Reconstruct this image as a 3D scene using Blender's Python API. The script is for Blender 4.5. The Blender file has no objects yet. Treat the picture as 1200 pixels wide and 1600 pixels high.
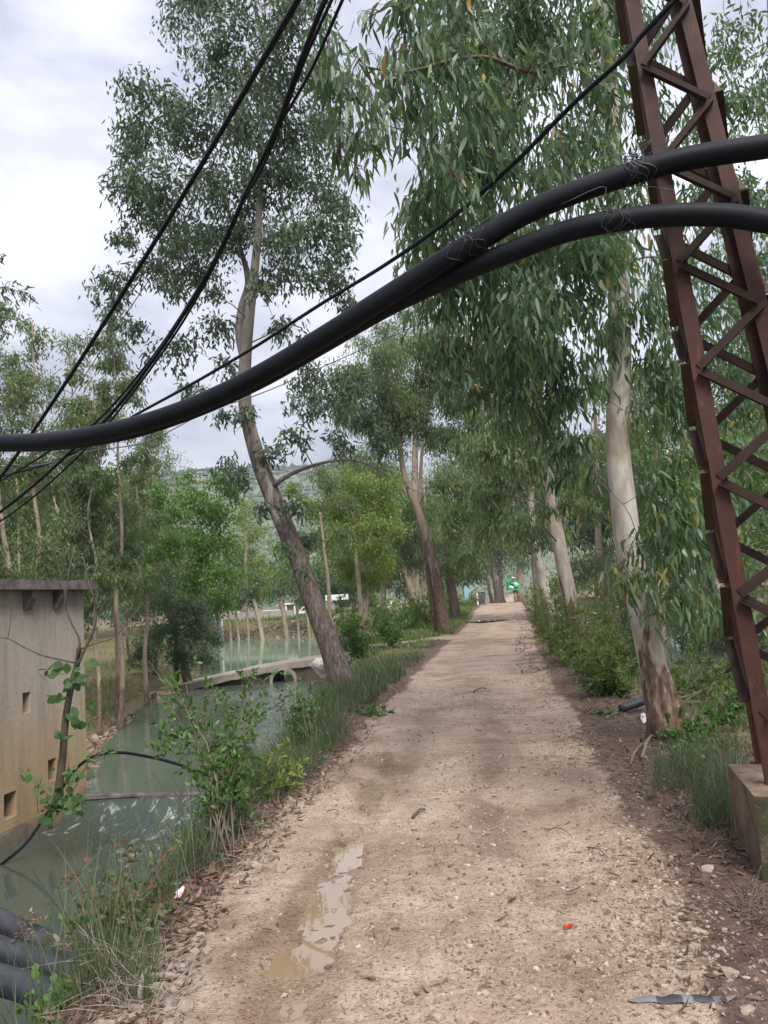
import bpy, math, random
import numpy as np
from mathutils import Vector, Matrix

random.seed(7)
rng = np.random.default_rng(11)
scene = bpy.context.scene
COL = scene.collection

# ------------------------------------------------------------------ camera
ROLL = math.radians(3.5)
PITCH = math.atan(134 * math.cos(ROLL) / 1200)
EYE = 1.6
FPX = 1200.0
_f = np.array([0, math.cos(PITCH), math.sin(PITCH)])
_u0 = np.array([0, -math.sin(PITCH), math.cos(PITCH)])
_r0 = np.array([1.0, 0, 0])
_r = math.cos(ROLL) * _r0 - math.sin(ROLL) * _u0
_u = math.cos(ROLL) * _u0 + math.sin(ROLL) * _r0
cam_data = bpy.data.cameras.new('camera')
cam = bpy.data.objects.new('camera', cam_data)
COL.objects.link(cam)
cam_data.sensor_fit = 'VERTICAL'
cam_data.sensor_height = 24
cam_data.lens = 18
cam_data.clip_start = 0.05
cam_data.clip_end = 4000
cam.matrix_world = Matrix(((_r[0], _u[0], -_f[0], 0), (_r[1], _u[1], -_f[1], 0), (_r[2], _u[2], -_f[2], EYE), (0, 0, 0, 1)))
scene.camera = cam

# ------------------------------------------------------------------ world, sun, exposure
SUN_EL, SUN_AZ = math.radians(50), math.radians(162)     # azimuth from +Y, clockwise positive
world = bpy.data.worlds.new('World')
scene.world = world
world.use_nodes = True
wn, wl = world.node_tree.nodes, world.node_tree.links
wn.clear()
w_out = wn.new('ShaderNodeOutputWorld')
w_bg = wn.new('ShaderNodeBackground')
w_bg.inputs['Strength'].default_value = 0.1
w_sky = wn.new('ShaderNodeTexSky')
w_sky.sky_type = 'NISHITA'
w_sky.sun_disc = False
w_sky.sun_elevation = SUN_EL
w_sky.sun_rotation = SUN_AZ
w_tc = wn.new('ShaderNodeTexCoord')
w_map = wn.new('ShaderNodeMapping')
w_map.inputs['Scale'].default_value = (1.0, 1.0, 2.2)
w_noise = wn.new('ShaderNodeTexNoise')
w_noise.inputs['Scale'].default_value = 2.6
w_noise.inputs['Detail'].default_value = 7
w_noise.inputs['Roughness'].default_value = 0.52
w_ramp = wn.new('ShaderNodeValToRGB')
w_ramp.color_ramp.elements[0].position = 0.40
w_ramp.color_ramp.elements[0].color = (1.08, 1.10, 1.33, 1)
w_ramp.color_ramp.elements[1].position = 0.66
w_ramp.color_ramp.elements[1].color = (2.5, 2.5, 2.72, 1)
w_sep = wn.new('ShaderNodeSeparateXYZ')
w_mr = wn.new('ShaderNodeMapRange')
w_mr.inputs[1].default_value = 0.0
w_mr.inputs[2].default_value = 1.0
w_mr.inputs[3].default_value = 0.85
w_mr.inputs[4].default_value = 2.55
w_mul = wn.new('ShaderNodeMixRGB')
w_mul.blend_type = 'MULTIPLY'
w_mul.inputs[0].default_value = 1
w_mix = wn.new('ShaderNodeMixRGB')
w_mix.inputs[0].default_value = 0.93
wl.new(w_tc.outputs['Generated'], w_map.inputs[0])
wl.new(w_map.outputs[0], w_noise.inputs['Vector'])
wl.new(w_noise.outputs[0], w_ramp.inputs[0])
wl.new(w_tc.outputs['Generated'], w_sep.inputs[0])
wl.new(w_sep.outputs[2], w_mr.inputs[0])
wl.new(w_ramp.outputs[0], w_mul.inputs[1])
wl.new(w_mr.outputs[0], w_mul.inputs[2])
wl.new(w_sky.outputs[0], w_mix.inputs[1])
wl.new(w_mul.outputs[0], w_mix.inputs[2])
wl.new(w_mix.outputs[0], w_bg.inputs['Color'])
wl.new(w_bg.outputs[0], w_out.inputs['Surface'])

sun_d = bpy.data.lights.new('sun', 'SUN')
sun_d.energy = 1.5
sun_d.angle = math.radians(30)
sun_d.color = (1.0, 0.96, 0.9)
sun = bpy.data.objects.new('sun', sun_d)
COL.objects.link(sun)
_sd = Vector((math.sin(SUN_AZ) * math.cos(SUN_EL), math.cos(SUN_AZ) * math.cos(SUN_EL), math.sin(SUN_EL)))
sun.rotation_euler = _sd.to_track_quat('Z', 'Y').to_euler()
sun.location = (0, 0, 60)

scene.view_settings.view_transform = 'Standard'
scene.view_settings.look = 'None'
scene.view_settings.gamma = 1
scene.view_settings.use_curve_mapping = False
scene.view_settings.exposure = 1.8
scene.cycles.use_denoising = True
scene.cycles.max_bounces = 7
scene.cycles.diffuse_bounces = 3
scene.cycles.glossy_bounces = 3
scene.cycles.transmission_bounces = 3
scene.cycles.transparent_max_bounces = 4
scene.cycles.caustics_reflective = False
scene.cycles.caustics_refractive = False


# ------------------------------------------------------------------ photo pixel -> place
def ray(px, py):
    return _f + _r * (px - 600) / FPX - _u * (py - 800) / FPX


def at(px, py, dist):
    """The point `dist` metres ahead (along +Y) that the photo shows at px, py."""
    d = ray(px, py)
    return np.array([0, 0, EYE]) + d * dist / d[1]


def on_z(px, py, z):
    d = ray(px, py)
    return np.array([0, 0, EYE]) + d * (z - EYE) / d[2]


# ------------------------------------------------------------------ noise
def _hash(ix, iy, seed):
    n = (ix.astype(np.int64) * 374761393 + iy.astype(np.int64) * 668265263 + seed * 1442695041) & 0xFFFFFFFF
    n = ((n ^ (n >> 13)) * 1274126177) & 0xFFFFFFFF
    return ((n ^ (n >> 16)) & 0xFFFFFF) / float(0xFFFFFF)


def vnoise(x, y, seed=0):
    x = np.asarray(x, float); y = np.asarray(y, float)
    ix = np.floor(x); iy = np.floor(y)
    fx = x - ix; fy = y - iy
    fx = fx * fx * (3 - 2 * fx); fy = fy * fy * (3 - 2 * fy)
    a = _hash(ix, iy, seed); b = _hash(ix + 1, iy, seed)
    c = _hash(ix, iy + 1, seed); d = _hash(ix + 1, iy + 1, seed)
    return a + (b - a) * fx + (c - a) * fy + (a - b - c + d) * fx * fy


def fbm(x, y, seed=0, octaves=4):
    s = 0; a = 0.5
    for k in range(octaves):
        s = s + a * vnoise(x * 2 ** k, y * 2 ** k, seed + k * 17)
        a *= 0.5
    return s


def smooth(a, b, x):
    t = np.clip((np.asarray(x, float) - a) / (b - a), 0, 1)
    return t * t * (3 - 2 * t)


# ------------------------------------------------------------------ terrain
_XL = np.array([(-60, -3.5), (-10, -1.5), (0, -1.08), (3.2, -1.05), (4.5, -.97), (5.65, -.86), (7.6, -.52), (11.9, -.13), (16.5, .47), (27, 2.0), (36, 3.5), (47, 5.1), (60, 7.0), (80, 10), (140, 20), (900, 150)])
_XR = np.array([(-60, -1.0), (-10, .6), (0, .85), (3, 1.13), (4.1, 1.38), (5.2, 1.56), (7, 1.82), (10.8, 2.38), (15, 3.0), (24, 4.4), (32.5, 5.9), (41, 7.2), (50, 8.7), (60, 10.3), (80, 13.5), (140, 23.5), (900, 154)])


def road_l(y): return np.interp(y, _XL[:, 0], _XL[:, 1])
def road_r(y): return np.interp(y, _XR[:, 0], _XR[:, 1])


Z_LOW, Z_UP, Z_RIGHT = -1.12, -0.95, -0.8
WEIR_Y = 11.15
LEFT_WATER = np.array([(-2.3, -14), (-2.35, 3), (-2.3, 7), (-2.15, 9), (-2.1, 11), (-2.0, 13.5), (-1.9, 17), (-1.6, 20), (-1.75, 24), (-2.2, 28), (-3.2, 40), (-4.4, 52), (-5.2, 57.5), (-9, 60), (-14, 62), (-17, 58),
                       (-14, 50), (-9.5, 40), (-7.9, 34), (-7.2, 27), (-7.0, 22), (-6.0, 15.5), (-4.9, 12.2), (-4.75, 8), (-5.2, 2), (-6, -14)])
RIGHT_WATER = np.array([(4.6, -14), (4.9, 4), (5.5, 10), (6.4, 16), (7.5, 25), (10.5, 40), (14.5, 60), (21, 60), (17.5, 40), (14.5, 25), (13, 14), (12.3, 4), (12, -14)])


def sdf(poly, x, y):
    """signed distance to a closed polygon, negative inside"""
    x = np.asarray(x, float); y = np.asarray(y, float)
    d = np.full(x.shape, 1e9); inside = np.zeros(x.shape, bool)
    n = len(poly)
    for i in range(n):
        ax, ay = poly[i]; bx, by = poly[(i + 1) % n]
        ex, ey = bx - ax, by - ay
        t = np.clip(((x - ax) * ex + (y - ay) * ey) / (ex * ex + ey * ey), 0, 1)
        d = np.minimum(d, (x - ax - t * ex) ** 2 + (y - ay - t * ey) ** 2)
        c = ((ay > y) != (by > y)) & (x < (bx - ax) * (y - ay) / ((by - ay) or 1e-9) + ax)
        inside ^= c
    d = np.sqrt(d)
    return np.where(inside, -d, d)


SIDE_PATH = np.array([(2.6, 29.5), (1.2, 27.2), (.2, 26.6), (-1.3, 26.4)])


def seg_dist(line, x, y):
    d = np.full(np.shape(x), 1e9)
    for (ax, ay), (bx, by) in zip(line[:-1], line[1:]):
        ex, ey = bx - ax, by - ay
        t = np.clip(((x - ax) * ex + (y - ay) * ey) / (ex * ex + ey * ey), 0, 1)
        d = np.minimum(d, np.hypot(x - ax - t * ex, y - ay - t * ey))
    return d


PUDDLES = [(-0.60, 3.72, 0.21, 0.24, 0.85), (-0.47, 4.35, 0.145, 0.42, 1.0), (-0.40, 5.15, 0.10, 0.34, 0.62), (-0.51, 3.28, 0.15, 0.12, 0.6), (-0.27, 6.5, .10, .6, .4), (-.13, 7.8, .08, .6, .35)]
PUD_Z = -0.016


def puddle_field(x, y):
    s = np.zeros(np.shape(x))
    for (cx, cy, rx, ry, a) in PUDDLES:
        s = np.maximum(s, a * np.exp(-(((x - cx) / rx) ** 2 + ((y - cy) / ry) ** 2)))
    return s


def terrain(x, y, micro=True):
    x = np.asarray(x, float); y = np.asarray(y, float)
    xl, xr = road_l(y), road_r(y)
    h0 = 0.62 * smooth(26, 61, y) - 0.8 * smooth(62, 95, y)
    mid = 0.5 * (xl + xr)
    left_far = smooth(-2.6, -4.2, x + 0.1 * np.maximum(y - 26, 0) * 0.9)
    plateau = np.where(y < 30, -0.42, -0.42 + 0.75 * smooth(30, 62, y))
    top = h0 + (plateau - h0) * left_far * smooth(80, 62, y)
    inroad = smooth(-.25, .25, x - xl) * smooth(-.25, .25, xr - x)
    und = (fbm(x * .6, y * .6, 3) - .47) * 0.16 + (fbm(x * 2.3, y * 2.3, 5) - .47) * .07
    z = top + und * (1 - .82 * inroad)
    # two wheel ruts and a gentle crown
    w = xr - xl
    q = (x - xl) / w
    rut = np.exp(-((q - .24) / .09) ** 2) + .8 * np.exp(-((q - .74) / .11) ** 2)
    z = z - inroad * rut * .028 * smooth(60, 20, y)
    z = z + .05 * smooth(.02, .5, xl - x) * smooth(2.0, .8, xl - x)
    if micro:
        near = smooth(26, 9, y)
        z = z + near * ((fbm(x * 7, y * 7, 21) - .47) * .03 + (fbm(x * 22, y * 22, 31, 3) - .44) * .026)
        pf_ = puddle_field(x, y)
        z = z - pf_ * .026 * smooth(11, 8, y) + smooth(.05, .3, pf_) * (fbm(x * 26, y * 26, 401, 3) - .42) * .034 * smooth(10, 7, y)
    bank = .9 + .7 * vnoise(x * .35, y * .35, 77)
    for poly, zw in ((LEFT_WATER, None), (RIGHT_WATER, Z_RIGHT)):
        d = sdf(poly, x, y) + (fbm(x * 1.3, y * 1.3, 41) - .47) * .35
        lev = np.where(y < WEIR_Y, Z_LOW, Z_UP) if zw is None else zw
        wb = np.where(x < mid, np.where(x < -3.5, 1.5, bank), bank * 1.7)
        k = smooth(0, 1, d / wb)
        z = np.where(d > 0, lev + (z - lev) * k, lev - .55 * smooth(0, .8, -d))
    return z


def ground_hit(px, py, far=140.0):
    d = ray(px, py)
    t = np.geomspace(2.0, far, 1500)
    p = np.array([0, 0, EYE])[None, :] + d[None, :] * t[:, None]
    below = p[:, 2] < terrain(p[:, 0], p[:, 1], False)
    i = int(np.argmax(below)) if below.any() else len(t) - 1
    return p[i]


def ground_z(x, y):
    return float(terrain(np.array([x]), np.array([y]))[0])


# ------------------------------------------------------------------ object helpers
def tag(o, label=None, cat=None, group=None, kind=None):
    if label: o['label'] = label
    if cat: o['category'] = cat
    if group: o['group'] = group
    if kind: o['kind'] = kind
    return o


def empty(name, loc, label=None, cat=None, group=None):
    o = bpy.data.objects.new(name, None)
    COL.objects.link(o)
    o.empty_display_size = .2
    o.location = loc
    return tag(o, label, cat, group)


def link(name, me, mat=None, parent=None, smooth_shade=True):
    if mat is not None and not me.materials:
        for m in (mat if isinstance(mat, (list, tuple)) else [mat]):
            me.materials.append(m)
    o = bpy.data.objects.new(name, me)
    COL.objects.link(o)
    if parent is not None:
        o.parent = parent
        o.matrix_parent_inverse = Matrix.Translation(parent.location).inverted() if parent.rotation_euler[:] == (0, 0, 0) else parent.matrix_basis.inverted()
    return o


def mesh_np(name, V, loops, starts, totals, attrs=None, smooth_shade=True):
    me = bpy.data.meshes.new(name)
    V = np.ascontiguousarray(V, np.float32)
    me.vertices.add(len(V)); me.vertices.foreach_set('co', V.ravel())
    me.loops.add(len(loops)); me.loops.foreach_set('vertex_index', np.ascontiguousarray(loops, np.int32))
    me.polygons.add(len(starts)); me.polygons.foreach_set('loop_start', np.ascontiguousarray(starts, np.int32))
    try:
        me.polygons.foreach_set('loop_total', np.ascontiguousarray(totals, np.int32))
    except Exception:
        pass
    me.polygons.foreach_set('use_smooth', np.full(len(starts), bool(smooth_shade)))
    for k, a in (attrs or {}).items():
        at_ = me.attributes.new(k, 'FLOAT', 'POINT')
        at_.data.foreach_set('value', np.ascontiguousarray(a, np.float32))
    me.update(calc_edges=True)
    return me


def mesh_py(name, V, F, attrs=None, smooth_shade=True):
    loops = np.array([i for f in F for i in f], np.int32)
    totals = np.array([len(f) for f in F], np.int32)
    starts = np.concatenate([[0], np.cumsum(totals)[:-1]])
    return mesh_np(name, np.array(V, float), loops, starts, totals, attrs, smooth_shade)


class MB:
    def __init__(self):
        self.v, self.f, self.a = [], [], []

    def add(self, V, F, a=0.0):
        n = len(self.v)
        self.v += [tuple(p) for p in V]
        self.f += [tuple(i + n for i in f) for f in F]
        self.a += [a] * len(V) if np.isscalar(a) else list(a)

    def box(self, c, size, M=None, a=0.0):
        sx, sy, sz = [s / 2 for s in size]
        V = [(x, y, z) for x in (-sx, sx) for y in (-sy, sy) for z in (-sz, sz)]
        if M is not None:
            V = [tuple(M @ Vector(p)) for p in V]
        V = [(p[0] + c[0], p[1] + c[1], p[2] + c[2]) for p in V]
        self.add(V, [(0, 1, 3, 2), (4, 6, 7, 5), (0, 4, 5, 1), (2, 3, 7, 6), (0, 2, 6, 4), (1, 5, 7, 3)], a)

    def prism(self, P0, P1, section, X, Y):
        """sweep a closed 2D section (in axes X, Y) from P0 to P1"""
        n = len(section)
        V = [tuple(np.array(P) + X * s[0] + Y * s[1]) for P in (P0, P1) for s in section]
        F = [(i, (i + 1) % n, n + (i + 1) % n, n + i) for i in range(n)] + [tuple(range(n))[::-1], tuple(range(n, 2 * n))]
        self.add(V, F)

    def tube(self, pts, rad, sides=8, wob=0.0, attr=None):
        V, F = tube_geo(pts, rad, sides, wob)
        a = 0.0 if attr is None else np.repeat(np.asarray(attr, float), sides)
        self.add(V, F, a)

    def mesh(self, name, smooth_shade=True, attr=None):
        return mesh_py(name, self.v, self.f, {attr: self.a} if attr else None, smooth_shade)


def tube_geo(pts, rad, sides=8, wob=0.0):
    P = np.array(pts, float); n = len(P)
    R = np.full(n, rad) if np.isscalar(rad) else np.array(rad, float)
    T = np.gradient(P, axis=0); T /= np.linalg.norm(T, axis=1)[:, None] + 1e-9
    ref = np.array([0, 0, 1.0]) if abs(T[0, 2]) < .9 else np.array([1.0, 0, 0])
    V = []
    a = np.cross(T[0], ref); a /= np.linalg.norm(a)
    ang = np.arange(sides) * 2 * math.pi / sides
    ph = random.random() * 99
    for i in range(n):
        a = a - T[i] * np.dot(a, T[i]); a /= np.linalg.norm(a) + 1e-9
        b = np.cross(T[i], a)
        rr = R[i] * (1 + wob * (np.sin(ang * 2 + ph + i * .7) * .5 + np.sin(ang * 3 + ph * 2 + i * 1.3) * .5)) if wob else np.full(sides, R[i])
        V.append(P[i] + np.outer(np.cos(ang) * rr, a) + np.outer(np.sin(ang) * rr, b))
    V = np.concatenate(V)
    F = [(i * sides + k, i * sides + (k + 1) % sides, (i + 1) * sides + (k + 1) % sides, (i + 1) * sides + k) for i in range(n - 1) for k in range(sides)]
    F += [tuple(range(sides))[::-1], tuple((n - 1) * sides + k for k in range(sides))]
    return V, F


def curve(pts, n=24):
    """Catmull-Rom through the points (any number of columns), n samples"""
    P = np.array(pts, float)
    if len(P) < 3:
        t = np.linspace(0, 1, n)[:, None]
        return P[0] * (1 - t) + P[-1] * t
    Q = np.vstack([2 * P[0] - P[1], P, 2 * P[-1] - P[-2]])
    s = np.linspace(0, len(P) - 1 - 1e-6, n)
    i = s.astype(int); t = (s - i)[:, None]
    p0, p1, p2, p3 = Q[i], Q[i + 1], Q[i + 2], Q[i + 3]
    return .5 * (2 * p1 + (p2 - p0) * t + (2 * p0 - 5 * p1 + 4 * p2 - p3) * t ** 2 + (3 * p1 - p0 - 3 * p2 + p3) * t ** 3)


# ------------------------------------------------------------------ materials
def new_mat(name):
    m = bpy.data.materials.new(name)
    m.use_nodes = True
    nt = m.node_tree
    return m, nt.nodes, nt.links, nt.nodes['Principled BSDF']


def N(nodes, t, **kw):
    n = nodes.new(t)
    for k, v in kw.items():
        if k in n.inputs:
            n.inputs[k].default_value = v
        else:
            setattr(n, k, v)
    return n


def ramp(nodes, stops):
    r = nodes.new('ShaderNodeValToRGB')
    e = r.color_ramp.elements
    while len(e) < len(stops): e.new(.5)
    for el, (p, c) in zip(e, stops):
        el.position = p; el.color = (*c, 1) if len(c) == 3 else c
    return r


def mixc(nodes, links, fac, a, b, mode='MIX'):
    m = nodes.new('ShaderNodeMixRGB'); m.blend_type = mode
    for s, v in ((0, fac), (1, a), (2, b)):
        if hasattr(v, 'is_output') or hasattr(v, 'node'):
            links.new(v, m.inputs[s])
        elif s == 0: m.inputs[0].default_value = v
        else: m.inputs[s].default_value = (*v, 1)
    return m.outputs[0]


def math_n(nodes, links, op, a, b=None, clamp=False):
    m = nodes.new('ShaderNodeMath'); m.operation = op; m.use_clamp = clamp
    for s, v in ((0, a), (1, b)):
        if v is None: continue
        if hasattr(v, 'node'): links.new(v, m.inputs[s])
        else: m.inputs[s].default_value = v
    return m.outputs[0]


def attr(nodes, name):
    a = nodes.new('ShaderNodeAttribute'); a.attribute_name = name
    return a.outputs['Fac']


def noise_tex(nodes, links, scale, detail=4, rough=.55, vec=None, dist=0):
    n = N(nodes, 'ShaderNodeTexNoise', Scale=scale, Detail=detail, Roughness=rough, Distortion=dist)
    if vec is not None: links.new(vec, n.inputs['Vector'])
    return n.outputs[0]


def bump(nodes, links, height, strength, dist, bsdf, prev=None):
    b = N(nodes, 'ShaderNodeBump', Strength=strength, Distance=dist)
    links.new(height, b.inputs['Height'])
    if prev is not None: links.new(prev, b.inputs['Normal'])
    links.new(b.outputs[0], bsdf.inputs['Normal'])
    return b.outputs[0]


def leaf_mat(name, stops, rough=.42, trans=.3, spec=.36):
    m, n, l, b = new_mat(name)
    t = attr(n, 'tint')
    r = ramp(n, stops)
    l.new(t, r.inputs[0])
    geo = n.new('ShaderNodeNewGeometry')
    # leaves are duller and paler on the underside
    under = mixc(n, l, .25, r.outputs[0], (.15, .20, .11))
    col = mixc(n, l, geo.outputs['Backfacing'], r.outputs[0], under)
    l.new(col, b.inputs['Base Color'])
    b.inputs['Roughness'].default_value = rough
    b.inputs['Specular IOR Level'].default_value = spec
    tr = n.new('ShaderNodeBsdfTranslucent')
    tc = mixc(n, l, 1.0, r.outputs[0], (1.5, 1.7, .8), 'MULTIPLY')
    l.new(tc, tr.inputs['Color'])
    mx = N(n, 'ShaderNodeMixShader', Fac=trans)
    l.new(b.outputs[0], mx.inputs[1]); l.new(tr.outputs[0], mx.inputs[2])
    l.new(mx.outputs[0], n['Material Output'].inputs['Surface'])
    return m


def plain_mat(name, c1, c2, scale=8, rough=.7, bump_s=.3, bump_d=.01, metallic=0, spec=.4, detail=6):
    m, n, l, b = new_mat(name)
    tc = n.new('ShaderNodeTexCoord')
    f = noise_tex(n, l, scale, detail, .6, tc.outputs['Object'])
    r = ramp(n, [(.3, c1), (.7, c2)])
    l.new(f, r.inputs[0]); l.new(r.outputs[0], b.inputs['Base Color'])
    b.inputs['Roughness'].default_value = rough
    b.inputs['Metallic'].default_value = metallic
    b.inputs['Specular IOR Level'].default_value = spec
    if bump_s:
        f2 = noise_tex(n, l, scale * 5, 5, .6, tc.outputs['Object'])
        bump(n, l, f2, bump_s, bump_d, b)
    return m


def ramp_fac(n, l, src, a, b):
    r = ramp(n, [(a, (0, 0, 0)), (b, (1, 1, 1))]); l.new(src, r.inputs[0])
    return r.outputs[0]


M = {}
M['euc'] = leaf_mat('eucalyptus_leaf', [(0, (.038, .080, .040)), (.35, (.068, .128, .064)), (.7, (.112, .180, .086)), (.93, (.185, .235, .10)), (.955, (.30, .25, .05)), (1, (.33, .15, .05))], .36, .36)
M['euc_far'] = leaf_mat('grey_green_leaf', [(0, (.056, .092, .044)), (.4, (.098, .144, .066)), (.75, (.146, .190, .086)), (.94, (.20, .235, .08)), (.96, (.24, .19, .06)), (1, (.26, .13, .06))], .5, .38)
M['euc_dark'] = leaf_mat('dark_blue_green_leaf', [(0, (.036, .062, .044)), (.5, (.068, .106, .070)), (.88, (.110, .154, .098)), (.97, (.13, .15, .06)), (1, (.2, .14, .06))], .45, .32)
M['bright'] = leaf_mat('fresh_green_leaf', [(0, (.055, .12, .03)), (.5, (.095, .19, .042)), (1, (.15, .26, .06))], .5, .4)
M['yellow'] = leaf_mat('yellow_green_leaf', [(0, (.095, .145, .04)), (.5, (.155, .215, .052)), (.85, (.235, .275, .06)), (1, (.30, .26, .05))], .5, .4)
M['shrub'] = leaf_mat('shrub_leaf', [(0, (.035, .085, .025)), (.5, (.06, .14, .035)), (.93, (.11, .21, .05)), (.97, (.25, .28, .08)), (1, (.5, .5, .4))], .38, .35)
M['wispy'] = leaf_mat('wispy_shrub_leaf', [(0, (.06, .095, .030)), (.5, (.105, .150, .042)), (.9, (.165, .21, .055)), (.94, (.25, .27, .07)), (1, (.55, .55, .42))], .5, .35)
M['red'] = leaf_mat('red_tip_leaf', [(0, (.05, .09, .035)), (.5, (.08, .12, .045)), (.78, (.14, .15, .06)), (.82, (.14, .08, .055)), (1, (.17, .045, .04))], .42, .3)
M['feather'] = leaf_mat('dark_feathery_leaf', [(0, (.02, .048, .022)), (.6, (.035, .075, .032)), (1, (.055, .105, .04))], .55, .25)
M['grass'] = leaf_mat('grass_blade', [(0, (.034, .060, .032)), (.45, (.060, .092, .046)), (.7, (.10, .125, .056)), (.82, (.17, .15, .085)), (1, (.26, .22, .14))], .55, .3)
M['meadow'] = leaf_mat('meadow_blade', [(0, (.07, .12, .03)), (.5, (.11, .17, .042)), (.8, (.16, .20, .06)), (1, (.22, .19, .09))], .55, .35)
M['litter'] = leaf_mat('fallen_leaf', [(0, (.045, .026, .019)), (.4, (.10, .060, .040)), (.75, (.19, .125, .085)), (1, (.33, .25, .18))], .6, .1)


def bark_mat(name, pale, tan, brown, dark):
    m, n, l, b = new_mat(name)
    tc = n.new('ShaderNodeTexCoord')
    mp = N(n, 'ShaderNodeMapping'); mp.inputs['Scale'].default_value = (1, 1, .28)
    l.new(tc.outputs['Object'], mp.inputs[0])
    v = mp.outputs[0]
    big = noise_tex(n, l, 3.2, 5, .6, v, .4)
    fine = noise_tex(n, l, 22, 5, .65, v)
    r1 = ramp(n, [(.40, pale), (.52, tan), (.62, pale)])
    l.new(big, r1.inputs[0])
    r2 = ramp(n, [(.3, dark), (.5, brown), (.72, tan)])
    l.new(fine, r2.inputs[0])
    ra = attr(n, 'rough_bark')
    nb = noise_tex(n, l, 5.0, 4, .6, v, .6)
    s = math_n(n, l, 'ADD', ra, math_n(n, l, 'MULTIPLY', math_n(n, l, 'SUBTRACT', nb, .5), 1.5))
    k = ramp(n, [(.46, (0, 0, 0)), (.56, (1, 1, 1))])
    l.new(s, k.inputs[0])
    col = mixc(n, l, k.outputs[0], r1.outputs[0], r2.outputs[0])
    col = mixc(n, l, .35, col, mixc(n, l, fine, (.55, .55, .55), (1.25, 1.25, 1.25)), 'MULTIPLY')
    l.new(col, b.inputs['Base Color'])
    b.inputs['Roughness'].default_value = .8
    b.inputs['Specular IOR Level'].default_value = .2
    hh = math_n(n, l, 'ADD', math_n(n, l, 'MULTIPLY', k.outputs[0], .6), math_n(n, l, 'MULTIPLY', fine, .6))
    bump(n, l, hh, .7, .02, b)
    return m


M['bark_pale'] = bark_mat('pale_smooth_bark', (.46, .42, .38), (.33, .27, .22), (.15, .095, .065), (.05, .032, .025))
M['bark_flaky'] = bark_mat('flaky_brown_bark', (.30, .27, .25), (.22, .18, .16), (.125, .095, .082), (.05, .038, .033))
M['bark_tan'] = bark_mat('tan_thin_bark', (.36, .30, .24), (.28, .21, .155), (.17, .115, .08), (.07, .05, .038))
M['bark_russet'] = bark_mat('russet_peeling_bark', (.27, .215, .18), (.20, .14, .11), (.115, .07, .055), (.05, .032, .026))
M['bark_dark'] = bark_mat('dark_thin_bark', (.16, .13, .11), (.12, .09, .075), (.085, .06, .05), (.04, .03, .025))


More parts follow.
